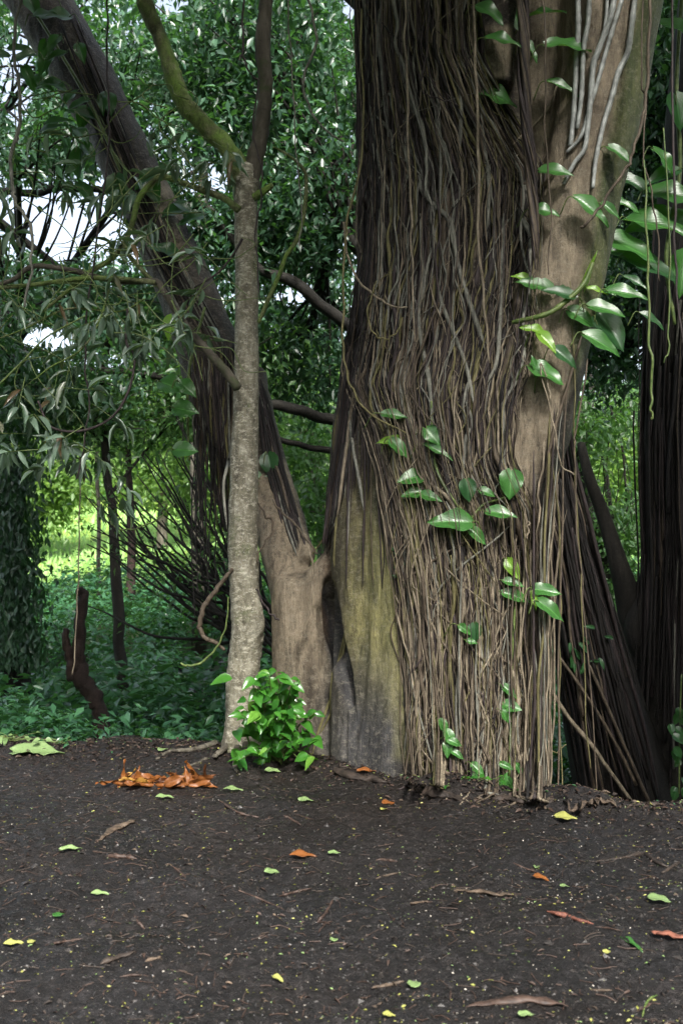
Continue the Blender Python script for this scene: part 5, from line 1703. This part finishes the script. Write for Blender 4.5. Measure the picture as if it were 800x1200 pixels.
for lb, pts, mt in [
    ('knobbly half buried root in front of the hanging roots', [(478, 930, 4), (500, 930, 8), (525, 934, 7), (545, 940, 4)], 'log'),
    ('smooth tan root arching over the right brink', [(660, 942, 2), (680, 940, 3), (700, 938, 3.2), (714, 939, 2.6), (722, 945, 2)], 'barkstrip'),
    ('low root arch at the foot of the hanging roots', [(565, 930, 2), (575, 923, 2.6), (588, 922, 2.6), (600, 930, 2.2)], 'barkstrip'),
    ('brown root ridge on the brink right of the hanging roots', [(575, 938, 5), (600, 938, 6), (630, 942, 5), (660, 946, 3)], 'log'),
    ('flat root ridge left of the grey buttress base', [(375, 902, 3), (400, 908, 5), (425, 914, 6), (455, 918, 4)], 'log'),
    ('dark wet patch of soil at the bottom middle', [(545, 1182, 3), (585, 1174, 6), (625, 1174, 6), (665, 1184, 3)], 'twig'),  # flattened ridge standing in for a dark wet patch
]:
    stick(lb, pts, mt, 'surface_root', 'root', .2, 12, .5, .35)

# orange dead frond
FR = thing('dead_frond', 'curled orange brown dead frond lying on the dark soil', 'dead leaf', gpt(188, 922))
A = cat([(134, 921, 1.6), (160, 922, 2), (190, 923, 2.2), (220, 922, 2), (238, 920, 1.6)], 6)
P = np.array([gpt(x, y, .015) for x, y, _ in A])
q = MB()
q.tube(P, A[:, 2] * 6.6 / F, 8)
q.build('midrib', M['orange'], FR)
q = MB()
for k in range(40):
    b0 = P[int(rl.integers(0, len(P)))] + np.array([0, rl.uniform(-.04, .10), rl.uniform(0, .02)])
    up = rl.random() < .45
    d = unit(np.array([rl.normal(-.3, .8), rl.normal(0, .4), rl.uniform(.15, .55) if up else rl.uniform(-.02, .1)]))
    V, Q, UV = broad_leaf(b0, d, unit(rl.normal(0, 1, 3) + [0, -.8, .3]), rl.uniform(.10, .20), rl.uniform(.03, .07), rl.uniform(-.4, .5), 1.4, k, 0)
    V[:, 2] = np.maximum(V[:, 2], gz(V[:, 0], V[:, 1], False) + .004)
    q.add(V, Q)
q.build('leaflets', M['orange'], FR)

# loose litter: flecks, crumbs and grit nobody could count
def flecks(name, label, n, smin, smax, mats, seed, h=.004, ratio=.5, brink=0):
    r_ = np.random.default_rng(seed)
    y = 2.4 + 6 * r_.uniform(0, 1, n) ** 1.1
    x = r_.uniform(-1, 1, n) * (y * .37 + .1)
    if brink:
        x = r_.uniform(-3.2, 3.0, n)
        y = np.interp(x, EX, EY) + .02 - np.abs(r_.normal(0, brink, n))
    cl = vnoise(np.stack([x * 1.3, y * 1.3, 0 * x], 1), seed) + r_.uniform(-.9, .9, n)
    kp = (y < np.interp(x, EX, EY) - .02) & (cl > -.25)
    x, y = x[kp], y[kp]
    n = len(x)
    p = np.stack([x, y, gz(x, y) + h], 1)
    a_ = r_.uniform(0, 2 * np.pi, n)
    d = np.stack([np.cos(a_), np.sin(a_), r_.normal(0, .2, n)], 1)
    q = MB()
    sz = smin * (smax / smin) ** (r_.uniform(0, 1, n) ** 1.8)
    mi = r_.integers(0, len(mats), n)
    for k in range(len(mats)):
        s_ = mi == k
        q.leaves(p[s_], unit(d[s_]), unit(r_.normal(0, .35, (s_.sum(), 3)) + [0, 0, 1]), sz[s_], sz[s_] * ratio, OVATE if smax > .03 else KITE, k)
    o = q.build(name, mats)
    o['kind'] = 'stuff'
    o['label'] = label


flecks('leaf_litter', 'tiny yellow green leaf flecks strewn over the soil', 6000, .006, .022, [M['litter_green'], M['litter_yellow'], M['barkstrip'], M['litter_yellow']], 71)
flecks('bark_litter', 'brown bark crumbs strewn over the soil', 9000, .006, .035, [M['twig'], M['log'], M['barkstrip'], M['twig']], 72, .005, .35)
flecks('brink_litter', 'rotting brown leaf bits gathered along the brink and the roots', 5200, .012, .06, [M['twig'], M['log'], M['barkstrip'], M['log'], M['twig']], 74, .006, .45, .30)
flecks('brink_leaf_litter', 'small green and yellow leaf bits gathered along the brink', 700, .01, .035, [M['litter_green'], M['litter_yellow'], M['leaf_under']], 75, .008, .5, .22)
flecks('grit', 'fine grey grit spread over the damp soil', 14000, .003, .009, [plain('grey grit', (.05, .05, .052), (.17, .165, .16), 50, .4)], 76, .003, .9)
flecks('pale_litter', 'pale grit and seed husks on the soil', 5500, .004, .012, [plain('pale grit', (.2, .18, .15), (.42, .39, .34), 40)], 73, .004, .8)
q = MB()
rg = np.random.default_rng(81)
n = 11000
y = 2.5 + 5.5 * rg.uniform(0, 1, n) ** 1.2
x = rg.uniform(-1, 1, n) * (y * .37 + .1)
kp = y < np.interp(x, EX, EY) - .02
x, y = x[kp], y[kp]
n = len(x)
c = np.stack([x, y, gz(x, y)], 1)
s = .0025 * (7 ** rg.uniform(0, 1, n) ** 2.4)
T = np.array([(1, 0, 0), (0, 1, 0), (-1, 0, 0), (0, -1, 0), (0, 0, 1), (0, 0, -1.)])
V = c[:, None] + (T[None] * rg.uniform(.4, 1.5, (n, 6, 1)) * np.array([1, 1, .55]) + rg.normal(0, .25, (n, 6, 3))) * s[:, None, None]
Fo = np.array([(0, 1, 4), (1, 2, 4), (2, 3, 4), (3, 0, 4)])
q.add(V.reshape(-1, 3), (np.arange(n)[:, None, None] * 6 + Fo[None]).reshape(-1, 3), smooth=False)
o = q.build('soil_crumbs', plain('soil clods', (.008, .007, .0065), (.035, .030, .028), 60, .45))
o['kind'] = 'stuff'
o['label'] = 'small dark soil crumbs and pebbles on the clearing'
q = MB()
n = 1500
for k in range(n):
    y = 2.6 + 5.4 * rg.uniform() ** 1.2
    x = rg.uniform(-1, 1) * (y * .37 + .1)
    if y > np.interp(x, EX, EY) - .05:
        continue
    a_ = rg.uniform(0, np.pi)
    L = rg.uniform(.02, .09)
    X = x + np.cos(a_) * L * np.array([-.5, 0, .5]) + rg.normal(0, .004, 3)
    Yv = y + np.sin(a_) * L * np.array([-.5, 0, .5])
    q.tube(np.stack([X, Yv, gz(X, Yv) + .003], 1), rg.uniform(.0012, .003), 4, int(rg.integers(0, 3)), cap=False)
o = q.build('twig_litter', [M['twig'], M['log'], M['twig']])
o['kind'] = 'stuff'
o['label'] = 'fine scattered twig bits on the soil'

for o in del_origin:
    if 'origin' in o:
        del o['origin']

# ------------------------------------------------------------------ light
SUN_EL, SUN_AZ = R(45), R(167)     # azimuth clockwise from +Y: behind the camera, slightly to its left
w = bpy.data.worlds.new('World')
sc.world = w
w.use_nodes = True
nt = w.node_tree
bg = nt.nodes['Background']
sky = nt.nodes.new('ShaderNodeTexSky')
sky.sky_type = 'NISHITA'
sky.sun_disc = False
sky.sun_elevation = SUN_EL
sky.sun_rotation = SUN_AZ
sky.dust_density = 4
sky.air_density = 1.0
hs = nt.nodes.new('ShaderNodeHueSaturation')
hs.inputs['Saturation'].default_value = .55
nt.links.new(sky.outputs[0], hs.inputs['Color'])
nt.links.new(hs.outputs[0], bg.inputs['Color'])
bg.inputs['Strength'].default_value = .08
sd = bpy.data.lights.new('sun', 'SUN')
sd.energy = 2.2
sd.angle = R(10)
sd.color = (1, .97, .91)
so = bpy.data.objects.new('sun', sd)
C.objects.link(so)
dv = Vector((math.sin(SUN_AZ) * math.cos(SUN_EL), math.cos(SUN_AZ) * math.cos(SUN_EL), math.sin(SUN_EL)))
so.rotation_euler = (-dv).to_track_quat('-Z', 'Y').to_euler()

vs = sc.view_settings
vs.view_transform = 'Standard'
vs.look = 'None'
vs.gamma = 1
vs.exposure = 2.5
vs.use_curve_mapping = False
sc.render.engine = 'CYCLES'
cy = sc.cycles
cy.use_denoising = True
cy.denoising_prefilter = 'NONE'
try:
    cy.denoiser = 'OPENIMAGEDENOISE'
except Exception:
    pass
cy.max_bounces = 6
cy.diffuse_bounces = 3
cy.glossy_bounces = 2
cy.transmission_bounces = 4
cy.transparent_max_bounces = 8
cy.sample_clamp_indirect = 4
